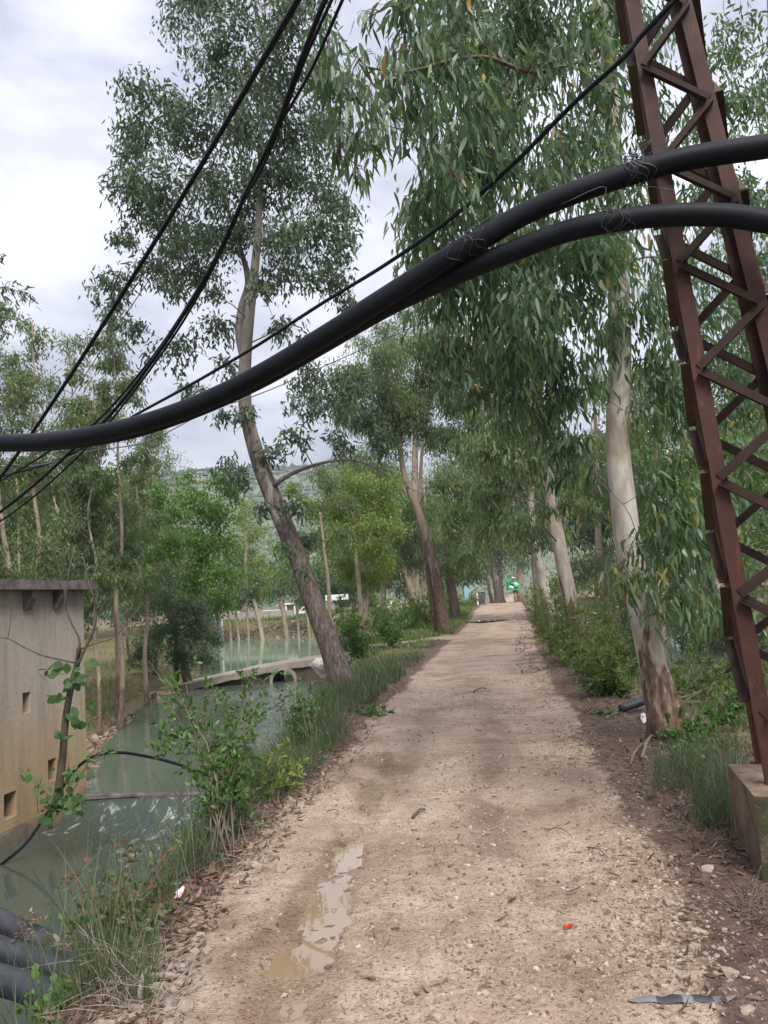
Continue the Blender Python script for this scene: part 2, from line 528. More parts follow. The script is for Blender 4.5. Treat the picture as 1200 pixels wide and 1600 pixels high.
# ------------------------------------------------------------------ ground material and meshes
def ground_mat():
    m, n, l, b = new_mat('earth_and_gravel')
    tc = n.new('ShaderNodeTexCoord'); v = tc.outputs['Object']
    road = attr(n, 'road'); wet = attr(n, 'wet'); green = attr(n, 'green'); red = attr(n, 'red')
    n1 = noise_tex(n, l, 1.1, 6, .6, v); n2 = noise_tex(n, l, 9, 6, .65, v); n3 = noise_tex(n, l, 60, 4, .7, v)
    r1 = ramp(n, [(.30, (.18, .122, .087)), (.45, (.295, .217, .16)), (.60, (.38, .297, .23)), (.75, (.285, .208, .152))])
    l.new(n1, r1.inputs[0])
    r2 = ramp(n, [(.25, (.58, .52, .48)), (.5, (1, 1, 1)), (.75, (1.16, 1.16, 1.14))])
    l.new(n2, r2.inputs[0])
    r3 = ramp(n, [(.3, (.55, .5, .47)), (.5, (1, 1, 1)), (.72, (1.3, 1.3, 1.28))])
    l.new(n3, r3.inputs[0])
    c_road = mixc(n, l, 1, mixc(n, l, .8, r1.outputs[0], r2.outputs[0], 'MULTIPLY'), r3.outputs[0], 'MULTIPLY')
    # pale crushed stone bedded in the dirt
    vor = N(n, 'ShaderNodeTexVoronoi', Scale=42); l.new(v, vor.inputs['Vector'])
    vr = ramp(n, [(0, (1, 1, 1)), (.22, (1, 1, 1)), (.38, (0, 0, 0))]); l.new(vor.outputs['Distance'], vr.inputs[0])
    sepc = n.new('ShaderNodeSeparateColor'); l.new(vor.outputs['Color'], sepc.inputs[0])
    stone_on = math_n(n, l, 'MULTIPLY', vr.outputs[0], math_n(n, l, 'GREATER_THAN', sepc.outputs[0], .62))
    stone_c = mixc(n, l, sepc.outputs[1], (.24, .17, .125), (.42, .345, .28))
    c_road = mixc(n, l, math_n(n, l, 'MULTIPLY', stone_on, .75), c_road, stone_c)
    rr = ramp(n, [(.3, (.055, .034, .027)), (.5, (.12, .075, .057)), (.7, (.20, .132, .10))]); l.new(n2, rr.inputs[0])
    c_red = mixc(n, l, 1, rr.outputs[0], r3.outputs[0], 'MULTIPLY')
    c_red = mixc(n, l, math_n(n, l, 'MULTIPLY', stone_on, .5), c_red, stone_c)
    rg = ramp(n, [(.3, (.085, .060, .034)), (.5, (.14, .115, .053)), (.7, (.23, .155, .090))]); l.new(n2, rg.inputs[0])
    c_out = mixc(n, l, green, c_red, rg.outputs[0])
    edge = math_n(n, l, 'ADD', road, math_n(n, l, 'MULTIPLY', math_n(n, l, 'SUBTRACT', n2, .5), .9))
    ek = ramp(n, [(.38, (0, 0, 0)), (.62, (1, 1, 1))]); l.new(edge, ek.inputs[0])
    col = mixc(n, l, ek.outputs[0], c_out, c_road)
    damp = mixc(n, l, math_n(n, l, 'MULTIPLY', red, .8), col, mixc(n, l, 1, col, (.46, .39, .37), 'MULTIPLY'))
    wet_c = mixc(n, l, math_n(n, l, 'MULTIPLY', wet, .8), damp, mixc(n, l, 1, damp, (.62, .55, .48), 'MULTIPLY'))
    l.new(wet_c, b.inputs['Base Color'])
    ro = math_n(n, l, 'SUBTRACT', .88, math_n(n, l, 'MULTIPLY', wet, math_n(n, l, 'ADD', .42, math_n(n, l, 'MULTIPLY', n3, .75))), True)
    l.new(ro, b.inputs['Roughness'])
    b.inputs['Specular IOR Level'].default_value = .4
    h = math_n(n, l, 'ADD', math_n(n, l, 'MULTIPLY', n3, .5), math_n(n, l, 'MULTIPLY', stone_on, .5))
    h = math_n(n, l, 'ADD', h, math_n(n, l, 'MULTIPLY', n2, 1.0))
    bump(n, l, h, .9, .025, b)
    return m


M['ground'] = ground_mat()


def axis(lo, fine_lo, fine_hi, hi, step, grow):
    a = [fine_lo]
    while a[-1] < fine_hi: a.append(a[-1] + step)
    s = step
    while a[-1] < hi:
        s *= grow; a.append(a[-1] + s)
    s = step; left = [fine_lo]
    while left[-1] > lo:
        s *= grow; left.append(left[-1] - s)
    return np.array(left[:0:-1] + a)


gx = axis(-900, -1.4, 2.0, 900, .036, 1.055)
gy = axis(-60, 2.8, 5.8, 1500, .036, 1.036)
X, Y = np.meshgrid(gx, gy)
Z = terrain(X, Y)
shape = X.shape
xl_, xr_ = road_l(Y), road_r(Y)
wob = (fbm(X * 1.4, Y * 1.4, 91) - .47) * .5
e = np.minimum(X - xl_ + .22 * smooth(14, 8, Y), xr_ - X) + wob * .6
e = np.maximum(e, np.maximum(.75 - seg_dist(SIDE_PATH, X, Y) + wob * .5, -9))
road_a = smooth(-.22, .3, e)
pf = puddle_field(X, Y)
wet_a = np.clip(smooth(.02, .30, pf) + .85 * np.exp(-((X - (xl_ + .24 * (xr_ - xl_))) / .22) ** 2) * smooth(15, 7, Y) * smooth(.38, .52, fbm(X * 2, Y * .5, 55) + .05), 0, 1)
dark_a = smooth(.42, .56, fbm(X * 1.9, Y * .9, 131)) * (np.exp(-((X - (xl_ + .60 * (xr_ - xl_))) / .26) ** 2) + .6 * smooth(.25, -.1, xr_ - X)) * smooth(14, 8, Y)
right_green = smooth(.9, 2.0, X - xr_ + wob)
left_green = smooth(.35, .8, xl_ - X + wob * .7)
green_a = np.clip(right_green + left_green, 0, 1) * smooth(.28, .5, fbm(X * 1.2, Y * 1.2, 61) + .12)
idx = np.arange(X.size).reshape(shape)
quads = np.stack([idx[:-1, :-1], idx[:-1, 1:], idx[1:, 1:], idx[1:, :-1]], -1).reshape(-1, 4)
ec = .25 * (e[:-1, :-1] + e[:-1, 1:] + e[1:, 1:] + e[1:, :-1]).ravel()
yc = Y[:-1, :-1].ravel()
is_road = (ec > -.02) & (yc > -30) & (yc < 140)
Vall = np.stack([X, Y, Z], -1).reshape(-1, 3)
A_all = dict(road=road_a.ravel(), wet=wet_a.ravel(), green=green_a.ravel(), red=dark_a.ravel())


def sub_grid(name, mask):
    q = quads[mask]
    used, inv = np.unique(q, return_inverse=True)
    me = mesh_np(name, Vall[used], inv.ravel(), np.arange(len(q)) * 4, np.full(len(q), 4), {k: v[used] for k, v in A_all.items()})
    return link(name, me, M['ground'])


tag(sub_grid('ground', ~is_road), 'brown earth banks and verges around the track and canals', None, None, 'structure')
tag(sub_grid('dirt_road', is_road), 'pale gravel dirt track running ahead between trees', None, None, 'structure')


# ------------------------------------------------------------------ water
def water_mat(name, col, rough=.04, base_b=.06, foam=True):
    m, n, l, b = new_mat(name)
    tc = n.new('ShaderNodeTexCoord'); v = tc.outputs['Object']
    rap = attr(n, 'rapid')
    mp = N(n, 'ShaderNodeMapping'); mp.inputs['Scale'].default_value = (1, .45, 1); mp.inputs['Rotation'].default_value = (0, 0, .3)
    l.new(v, mp.inputs[0])
    a = noise_tex(n, l, 3.0, 3, .5, mp.outputs[0], .3)
    c = noise_tex(n, l, 11, 4, .6, mp.outputs[0], .5)
    hgt = math_n(n, l, 'ADD', math_n(n, l, 'MULTIPLY', a, base_b), math_n(n, l, 'MULTIPLY', math_n(n, l, 'MULTIPLY', c, rap), 1.0))
    big = noise_tex(n, l, .5, 3, .5, v)
    base = mixc(n, l, big, col, tuple(x * 1.35 for x in col))
    if foam:
        fk = ramp(n, [(.56, (0, 0, 0)), (.66, (1, 1, 1))])
        l.new(noise_tex(n, l, 7, 6, .7, mp.outputs[0], .8), fk.inputs[0])
        ff = math_n(n, l, 'MULTIPLY', fk.outputs[0], math_n(n, l, 'MULTIPLY', rap, .9), True)
        base = mixc(n, l, ff, base, (.62, .66, .66))
    l.new(base, b.inputs['Base Color'])
    b.inputs['Roughness'].default_value = rough
    b.inputs['IOR'].default_value = 1.33
    bump(n, l, hgt, .55, .12, b)
    return m


M['water'] = water_mat('murky_canal_water', (.048, .062, .050))
M['water_up'] = water_mat('green_canal_water', (.082, .100, .074))
M['water_pond'] = water_mat('green_pond_water', (.11, .185, .125), .05, .02)


def water_sheet(name, poly, z, ylo, yhi, mat, label, rapids, step=.14):
    px0, px1 = poly[:, 0].min() - .6, poly[:, 0].max() + .6
    nx = int((px1 - px0) / step); ny = int((yhi - ylo) / step)
    nx = min(nx, 120); ny = min(ny, 260)
    x, y = np.meshgrid(np.linspace(px0, px1, nx), np.linspace(ylo, yhi, ny))
    r = np.zeros(x.shape)
    for (cx, cy, rx, ry, a) in rapids:
        r = np.maximum(r, a * np.exp(-((x - cx) / rx) ** 2 - ((y - cy) / ry) ** 2))
    zz = np.full(x.shape, z) + ((Z_UP - Z_LOW - .012) * smooth(WEIR_Y - .42, WEIR_Y - .10, y - .12 * (x + 4.4) * -.55) if z == Z_LOW and poly is LEFT_WATER else 0) + (fbm(x * 5, y * 3, 7) - .47) * .05 * np.clip(r, 0, 1)
    ix = np.arange(x.size).reshape(x.shape)
    q = np.stack([ix[:-1, :-1], ix[:-1, 1:], ix[1:, 1:], ix[1:, :-1]], -1).reshape(-1, 4)
    xc = x[:-1, :-1].ravel() + .5 * (x[0, 1] - x[0, 0]); yc_ = y[:-1, :-1].ravel() + .5 * (y[1, 0] - y[0, 0])
    q = q[sdf(poly, xc, yc_) < .9]
    used, inv = np.unique(q, return_inverse=True)
    V = np.stack([x, y, zz], -1).reshape(-1, 3)[used]
    me = mesh_np(name, V, inv.ravel(), np.arange(len(q)) * 4, np.full(len(q), 4), {'rapid': r.ravel()[used]})
    return tag(link(name, me, mat), label, None, None, 'structure')


water_sheet('canal_water', LEFT_WATER, Z_LOW, -12, WEIR_Y - .05, M['water'], 'dark grey green canal water below the weir log', [(-3.0, 10.5, 1.1, .6, 1.25), (-2.6, 9.6, .6, 1.0, 1.1), (-3.8, 10.4, 1.3, .7, .7)])
water_sheet('canal_water', LEFT_WATER, Z_UP, WEIR_Y - .05, 25.6, M['water_up'], 'murky green canal water between weir and culvert', [(-3.4, 23.5, .7, 1.8, 1.0), (-2.8, 20, .8, 2.2, .6), (-2.5, 16.5, .4, 2.6, .75), (-2.3, 13.6, .25, 1.6, .8), (-4.6, 23, .8, 1.2, .6)])
water_sheet('pond_water', LEFT_WATER, Z_UP + .002, 25.6, 63, M['water_pond'], 'still green pond beyond the culvert bridge', [], .3)
water_sheet('canal_water', RIGHT_WATER, Z_RIGHT, -12, 60, M['water'], 'dark canal water behind the pale tree and tower', [(8.5, 24, 1.2, 6, .3)], .3)

# puddle on the road
m, n, l, b = new_mat('muddy_puddle_water')
tc = n.new('ShaderNodeTexCoord')
b.inputs['Base Color'].default_value = (.24, .168, .10, 1)
b.inputs['Roughness'].default_value = .02
b.inputs['IOR'].default_value = 2.2
bump(n, l, noise_tex(n, l, 9, 2, .5, tc.outputs['Object']), .03, .01, b)
M['puddle'] = m
for (x0, x1, y0, y1, lab) in ((-1.0, -.15, 3.0, 5.7, 'muddy brown puddle in the left wheel rut'),):
    x, y = np.meshgrid(np.linspace(x0, x1, 36), np.linspace(y0, y1, 110))
    keep = puddle_field(x[:-1, :-1].ravel(), y[:-1, :-1].ravel()) > .13
    ix = np.arange(x.size).reshape(x.shape)
    q = np.stack([ix[:-1, :-1], ix[:-1, 1:], ix[1:, 1:], ix[1:, :-1]], -1).reshape(-1, 4)[keep]
    used, inv = np.unique(q, return_inverse=True)
    V = np.stack([x, y, np.zeros_like(x)], -1).reshape(-1, 3)[used]
    lvl = float(np.percentile(terrain(V[:, 0], V[:, 1]), 42))
    V[:, 2] = lvl
    tag(link('puddle', mesh_np('puddle', V, inv.ravel(), np.arange(len(q)) * 4, np.full(len(q), 4)), M['puddle']), lab, 'puddle', None, 'structure')
# far puddle
fx, fy, _ = ground_hit(762, 971)
V = [(fx + 1.05 * math.cos(a) * (1 + .2 * math.sin(3 * a)), fy + .8 * math.sin(a), 0) for a in np.linspace(0, 2 * math.pi, 22)[:-1]]
zl = max(ground_z(p[0], p[1]) for p in V[::4]) + .012
V = [(p[0], p[1], zl) for p in V]
tag(link('puddle', mesh_py('puddle', V, [tuple(range(len(V)))]), M['puddle']), 'small dark puddle far along the road', 'puddle', None, 'structure')


# ------------------------------------------------------------------ leaves
TEMPL = {
    'long': ([0, .10, .32, .64, 1], [.10, .62, 1, .70, 0]),
    'mid': ([0, .30, .68, 1], [0, 1, .75, 0]),
    'dia': ([0, .42, 1], [0, 1, 0]),
    'oval': ([0, .25, .60, .88, 1], [.08, .85, 1, .5, 0]),
    'blade': ([0, .45, .8, 1], [.8, 1, .6, 0]),
}


def leaf_geo(B, D, Nn, L, W, bend, sickle, templ):
    """B base points, D unit directions, Nn normals; returns verts (N,k,3) and the face pattern"""
    ts, ws = TEMPL[templ]
    D = D / (np.linalg.norm(D, axis=1)[:, None] + 1e-9)
    S = np.cross(D, Nn); S /= np.linalg.norm(S, axis=1)[:, None] + 1e-9
    Nn = np.cross(S, D)
    cols = []; pat = []; prev = None; k = 0
    for t, w in zip(ts, ws):
        c = B + D * (L * t)[:, None] + Nn * (bend * L * t * t)[:, None] + S * (sickle * L * math.sin(math.pi * t))[:, None]
        if w < .02:
            cols.append(c); cur = (k,); k += 1
        else:
            o = S * (.5 * W * w)[:, None]
            cols += [c - o, c + o]; cur = (k, k + 1); k += 2
        if prev is not None:
            if len(prev) == 2 and len(cur) == 2: pat.append((prev[0], prev[1], cur[1], cur[0]))
            elif len(prev) == 2: pat.append((prev[0], prev[1], cur[0]))
            else: pat.append((prev[0], cur[1], cur[0]))
        prev = cur
    return np.stack(cols, 1), pat


def leaf_mesh(name, B, D, Nn, L, W, bend, sickle, templ, tint, sm=True):
    V, pat = leaf_geo(B, D, Nn, L, W, bend, sickle, templ)
    n, k, _ = V.shape
    off = np.arange(n)[:, None] * k
    flat = np.array([i for f in pat for i in f])
    loops = (off + flat[None, :]).ravel()
    tot = np.tile(np.array([len(f) for f in pat]), n)
    st = np.concatenate([[0], np.cumsum(tot)[:-1]])
    return mesh_np(name, V.reshape(-1, 3), loops, st, tot, {'tint': np.repeat(tint, k)}, sm)


def unit(a):
    return a / (np.linalg.norm(a, axis=-1, keepdims=True) + 1e-9)


def rand_dir(n):
    return unit(rng.normal(size=(n, 3)))


# ------------------------------------------------------------------ trees
DENS = 2.15


def tree(name, label, trunk, clumps, leaf, bark, cat='tree', group=None, rough_h=1.0, limb_r=.62, twigs=9, extra_trunks=(), limb_sides=6, leaf_parts=0, thin=None, extra_mat=None):
    """trunk: (x, y, z, r) rows from the ground up. clumps: (x, y, z, radius). leaf: dict"""
    T = np.array(trunk, float)
    T[0, 2] -= .12
    root = empty(name, tuple(T[0, :3]), label, cat, group)
    C = curve(T, 30)
    # flare at the foot
    hgt = C[:, 2] - C[0, 2]
    rad = C[:, 3] * (1 + .35 * np.exp(-hgt / .22))
    V, F = tube_geo(C[:, :3], rad, 14, .05)
    ra = np.repeat(np.clip(1.0 - hgt / max(rough_h * 2, .01), 0, 1), 14)
    link('trunk', mesh_py('trunk', V, F, {'rough_bark': ra}), bark, root)
    for et in extra_trunks:
        Ce = curve(et, 20); he = Ce[:, 2] - C[0, 2]
        V, F = tube_geo(Ce[:, :3], Ce[:, 3], 10, .05)
        link('trunk' if extra_mat is None else 'limb', mesh_py('trunk', V, F, {'rough_bark': np.repeat(np.clip(1.0 - he / max(rough_h * 2, .01), 0, 1), 10)}), extra_mat or bark, root)
    mb = MB()
    Bs, Ds, Ls = [], [], []
    L0, W0 = leaf['L'], leaf['W']; droop = leaf.get('droop', .5); npc = leaf['n']
    mean_r = np.mean([c[3] for c in clumps])
    NP = [C[6:, :3]] + [curve(e_, 16)[2:, :3] for e_ in extra_trunks]      # points a limb may spring from
    NR = [C[6:, 3]] + [curve(e_, 16)[2:, 3] for e_ in extra_trunks]
    start = np.concatenate(NP)
    for c in sorted(clumps, key=lambda c_: np.min(np.linalg.norm(start - np.array(c_[:3]), axis=1))):
        cx, cy, cz, cr = c[:4]
        P = np.array([cx, cy, cz])
        Q_, R_ = np.concatenate(NP), np.concatenate(NR)
        dist = np.linalg.norm(Q_ - P, axis=1)
        zcost = np.maximum(0, Q_[:, 2] - (P[2] - .25 * np.linalg.norm(Q_[:, :2] - P[:2], axis=1)))
        i = int(np.argmin(dist + .9 * zcost))
        A = Q_[i]; d = np.linalg.norm(P - A)
        ra0 = max(.004, min(R_[i] * limb_r, .006 + .008 * d))
        mid1 = A + (P - A) * .35 + np.array([rng.normal() * .08 * d, rng.normal() * .08 * d, .10 * d])
        mid2 = A + (P - A) * .72 + np.array([rng.normal() * .06 * d, rng.normal() * .06 * d, .10 * d])
        K = curve([A, mid1, mid2, P], 9)
        NP.append(K[2:]); NR.append(np.linspace(ra0, max(.003, ra0 * .35), 9)[2:])
        mb.tube(K, np.linspace(ra0, max(.003, ra0 * .35), 9), limb_sides)
        nl = max(6, int((DENS if C[0, 1] < 40 else 1.75) * leaf.get('dens', 1) * npc * (cr / mean_r) ** 2 * (.8 + .4 * rng.random())))
        per = max(1, nl // twigs)
        for t in range(twigs):
            s = K[rng.integers(4, 9)]
            q = rand_dir(1)[0] * cr * (.45 + .6 * rng.random()); q[2] *= .75
            Q = P + q
            md = (s + Q) / 2 + np.array([0, 0, .18 * np.linalg.norm(Q - s)])
            end = Q - np.array([0, 0, droop * cr * .35])
            tw = curve([s, md, Q, end], 5)
            if C[0, 1] < 30: mb.tube(tw, np.linspace(max(.003, ra0 * .22), .0018, 5), 3)
            tt = rng.random(per) ** .7 * 3.99
            ii = tt.astype(int); ff = (tt - ii)[:, None]
            pos = tw[ii] * (1 - ff) + tw[ii + 1] * ff + rng.normal(size=(per, 3)) * cr * leaf.get('spread', .22)
            td = unit(tw[np.minimum(ii + 1, 4)] - tw[ii])
            dr = td * .45 + rand_dir(per) * (1.0 - .55 * droop) + np.array([0, 0, -1.25 * droop])
            Bs.append(pos); Ds.append(unit(dr))
    if mb.v:
        link('limbs', mb.mesh('limbs', True), M[leaf.get('twig', 'twig')], root)['kind'] = 'stuff'
    B = np.concatenate(Bs); D = np.concatenate(Ds)
    if thin is not None:
        kp = rng.random(len(B)) < thin(B)
        B, D = B[kp], D[kp]
    n = len(B)
    L = L0 * (.5 + .75 * rng.random(n)); W = W0 * (.75 + .5 * rng.random(n))
    tint = np.clip(rng.beta(2.2, 2.6, n) + (fbm(B[:, 0] * 1.1 + B[:, 2], B[:, 1] * 1.1 + B[:, 2] * .7, 9) - .47) * .5, 0, .94)
    odd = rng.random(n)
    tint = np.where(odd > 1 - leaf.get('odd', .012), .955 + .045 * rng.random(n), tint)
    Nn = rand_dir(n)
    bend = rng.normal(size=n) * .12 + .05
    sick = rng.normal(size=n) * leaf.get('sickle', .05)
    order = np.arange(n)
    if leaf_parts:                                  # the largest-looking leaves become objects of their own
        order = np.argsort(np.linalg.norm(B - np.array([0, 0, EYE]), axis=1))
        variants = []
        for kk in range(8):
            z3 = np.zeros((1, 3))
            one = np.ones(1)
            vm = leaf_mesh('leaf', z3, np.array([[0, 1.0, 0]]), np.array([[0, 0, 1.0]]), one, one * W0 / L0 * (.85 + .3 * rng.random()), one * rng.normal() * .14, one * rng.normal() * .06, leaf['t'], np.array([.15 + .1 * kk]))
            vm.materials.append(leaf['mat']); variants.append(vm)
        for j in order[:leaf_parts]:
            dv = Vector(D[j]); nv = Vector(Nn[j]); sv = dv.cross(nv).normalized(); nv = sv.cross(dv).normalized()
            o = bpy.data.objects.new('leaf', variants[int(rng.integers(0, 8))])
            COL.objects.link(o); o.parent = root
            s = float(L[j])
            o.matrix_local = Matrix.Translation(Vector(B[j]) - root.location) @ Matrix((sv, dv, nv)).transposed().to_4x4() @ Matrix.Scale(s, 4)
        order = order[leaf_parts:]
    me = leaf_mesh('crown', B[order], D[order], Nn[order], L[order], W[order], bend[order], sick[order], leaf['t'], tint[order], leaf['t'] != 'dia')
    cr_ = link('crown', me, leaf['mat'], root)
    cr_['kind'] = 'stuff'
    return root


M['twig'] = plain_mat('twig_bark', (.10, .07, .055), (.19, .14, .11), 6, .8, 0)
M['twig_grey'] = plain_mat('grey_limb_bark', (.13, .11, .095), (.24, .21, .19), 6, .85, .3, .006)
M['twig_pale'] = plain_mat('pale_twig_bark', (.22, .18, .15), (.34, .28, .23), 6, .8, 0)


def px_trunk(rows, dist0=None):
    """rows (px, py, dist, r)"""
    return [(*at(px, py, d), r) for (px, py, d, r) in rows]


def px_clumps(rows, jit=0.0):
    out = []
    for (px, py, d, rp) in rows:
        dd = d + rng.uniform(-jit, jit)
        p = at(px, py, dd)
        out.append((*p, rp * dd / FPX))
    return out

# ------------------------------------------------------------------ far hill with terraced groves
def hill():
    xs = np.linspace(-700, 420, 220); ys = np.linspace(330, 760, 90)
    x, y = np.meshgrid(xs, ys)
    ridge = 118 - .00022 * (x + 200) ** 2 + 10 * (fbm(x * .006, y * .006, 3) - .5)
    z = -3 + ridge * smooth(330, 640, y) * smooth(-900, -300, x) * smooth(420, -50, x)
    z = z + (vnoise(x * .12, y * .12, 8) - .5) * 5
    ix = np.arange(x.size).reshape(x.shape)
    q = np.stack([ix[:-1, :-1], ix[:-1, 1:], ix[1:, 1:], ix[1:, :-1]], -1).reshape(-1, 4)
    me = mesh_np('hill', np.stack([x, y, z], -1).reshape(-1, 3), q.ravel(), np.arange(len(q)) * 4, np.full(len(q), 4))
    m, n, l, b = new_mat('wooded_hillside')
    tc = n.new('ShaderNodeTexCoord'); v = tc.outputs['Object']
    mp = N(n, 'ShaderNodeMapping'); mp.inputs['Scale'].default_value = (1, .55, .9); l.new(v, mp.inputs[0])
    vo = N(n, 'ShaderNodeTexVoronoi', Scale=.22); l.new(mp.outputs[0], vo.inputs['Vector'])
    r = ramp(n, [(.1, (.06, .10, .05)), (.45, (.08, .115, .065)), (.62, (.15, .16, .10))]); l.new(vo.outputs['Distance'], r.inputs[0])
    nz = noise_tex(n, l, .03, 4, .6, v)
    l.new(mixc(n, l, .6, r.outputs[0], mixc(n, l, nz, (.55, .6, .6), (1.3, 1.3, 1.2)), 'MULTIPLY'), b.inputs['Base Color'])
    b.inputs['Roughness'].default_value = .95; b.inputs['Specular IOR Level'].default_value = .1
    bump(n, l, vo.outputs['Distance'], 1.0, 2.0, b)
    tag(link('hill', me, m), 'blue green terraced hill beyond the trees', None, None, 'structure')
    # tree clumps standing on the slope (far-off wood reading as one mass)
    k = 5500
    hx = rng.uniform(-330, -10, k); hy = rng.uniform(430, 690, k)
    hy = np.round(hy / 7) * 7 + rng.normal(size=k) * .6
    i = np.clip(np.searchsorted(xs, hx) - 1, 0, len(xs) - 2); j = np.clip(np.searchsorted(ys, hy) - 1, 0, len(ys) - 2)
    hz = z[j, i]
    s = rng.uniform(1.3, 2.7, k)
    base = np.array([(0, 0, .9), (.8, 0, .1), (0, .8, .1), (-.8, 0, .1), (0, -.8, .1), (0, 0, -.6)])
    jit = 1 + .35 * rng.normal(size=(k, 6, 1))
    V = np.stack([hx, hy, hz + s * .5], -1)[:, None, :] + base[None] * s[:, None, None] * jit
    fp = np.array([(0, 1, 2), (0, 2, 3), (0, 3, 4), (0, 4, 1), (5, 2, 1), (5, 3, 2), (5, 4, 3), (5, 1, 4)])
    loops = (np.arange(k)[:, None] * 6 + fp.ravel()[None]).ravel()
    me = mesh_np('hill_woods', V.reshape(-1, 3), loops, np.arange(k * 8) * 3, np.full(k * 8, 3), {'tint': np.repeat(rng.random(k), 6)})
    tag(link('hill_woods', me, M['euc_dark']), 'rows of small round trees covering the distant hill', 'woodland', None, 'stuff')


hill()


# house low on the hill
def hillside_house():
    c = at(303, 741, 420)
    root = empty('hillside_house', tuple(c), 'low grey house with dark windows at the foot of the hill', 'house')
    w = MB(); w.box(c + np.array([0, 3, -2.2]), (9, 5, 4.6)); link('wall', w.mesh('wall', False), M_conc, root)
    r = MB(); r.box(c + np.array([0, 3, .75]), (10, 6, .4)); link('roof', r.mesh('roof', False), M_conc, root)
    for k in range(4):
        wb = MB(); wb.box(c + np.array([-3.2 + 2.1 * k, .45, -1.0]), (1.2, .12, 1.5)); link('window', wb.mesh('window', False), M_dark, root)


M_conc = plain_mat('aged_concrete', (.24, .22, .20), (.37, .35, .32), 3, .9, .5, .01, 0, .2)
M_dark = plain_mat('dark_opening', (.012, .012, .013), (.02, .02, .02), 3, .6, 0)
hillside_house()


# ------------------------------------------------------------------ thin damp air
def haze():
    mb = MB(); mb.box((-60, 380, 70), (1700, 900, 152))
    m = bpy.data.materials.new('damp_air'); m.use_nodes = True
    n, l = m.node_tree.nodes, m.node_tree.links
    n.clear()
    o = n.new('ShaderNodeOutputMaterial'); v = n.new('ShaderNodeVolumePrincipled')
    v.inputs['Color'].default_value = (.86, .92, 1.0, 1)
    v.inputs['Density'].default_value = HAZE
    v.inputs['Anisotropy'].default_value = .2
    l.new(v.outputs[0], o.inputs['Volume'])
    h = link('haze', mb.mesh('haze', False), m)
    tag(h, 'thin pale haze in the damp air', None, None, 'stuff')


HAZE = .0005
haze()


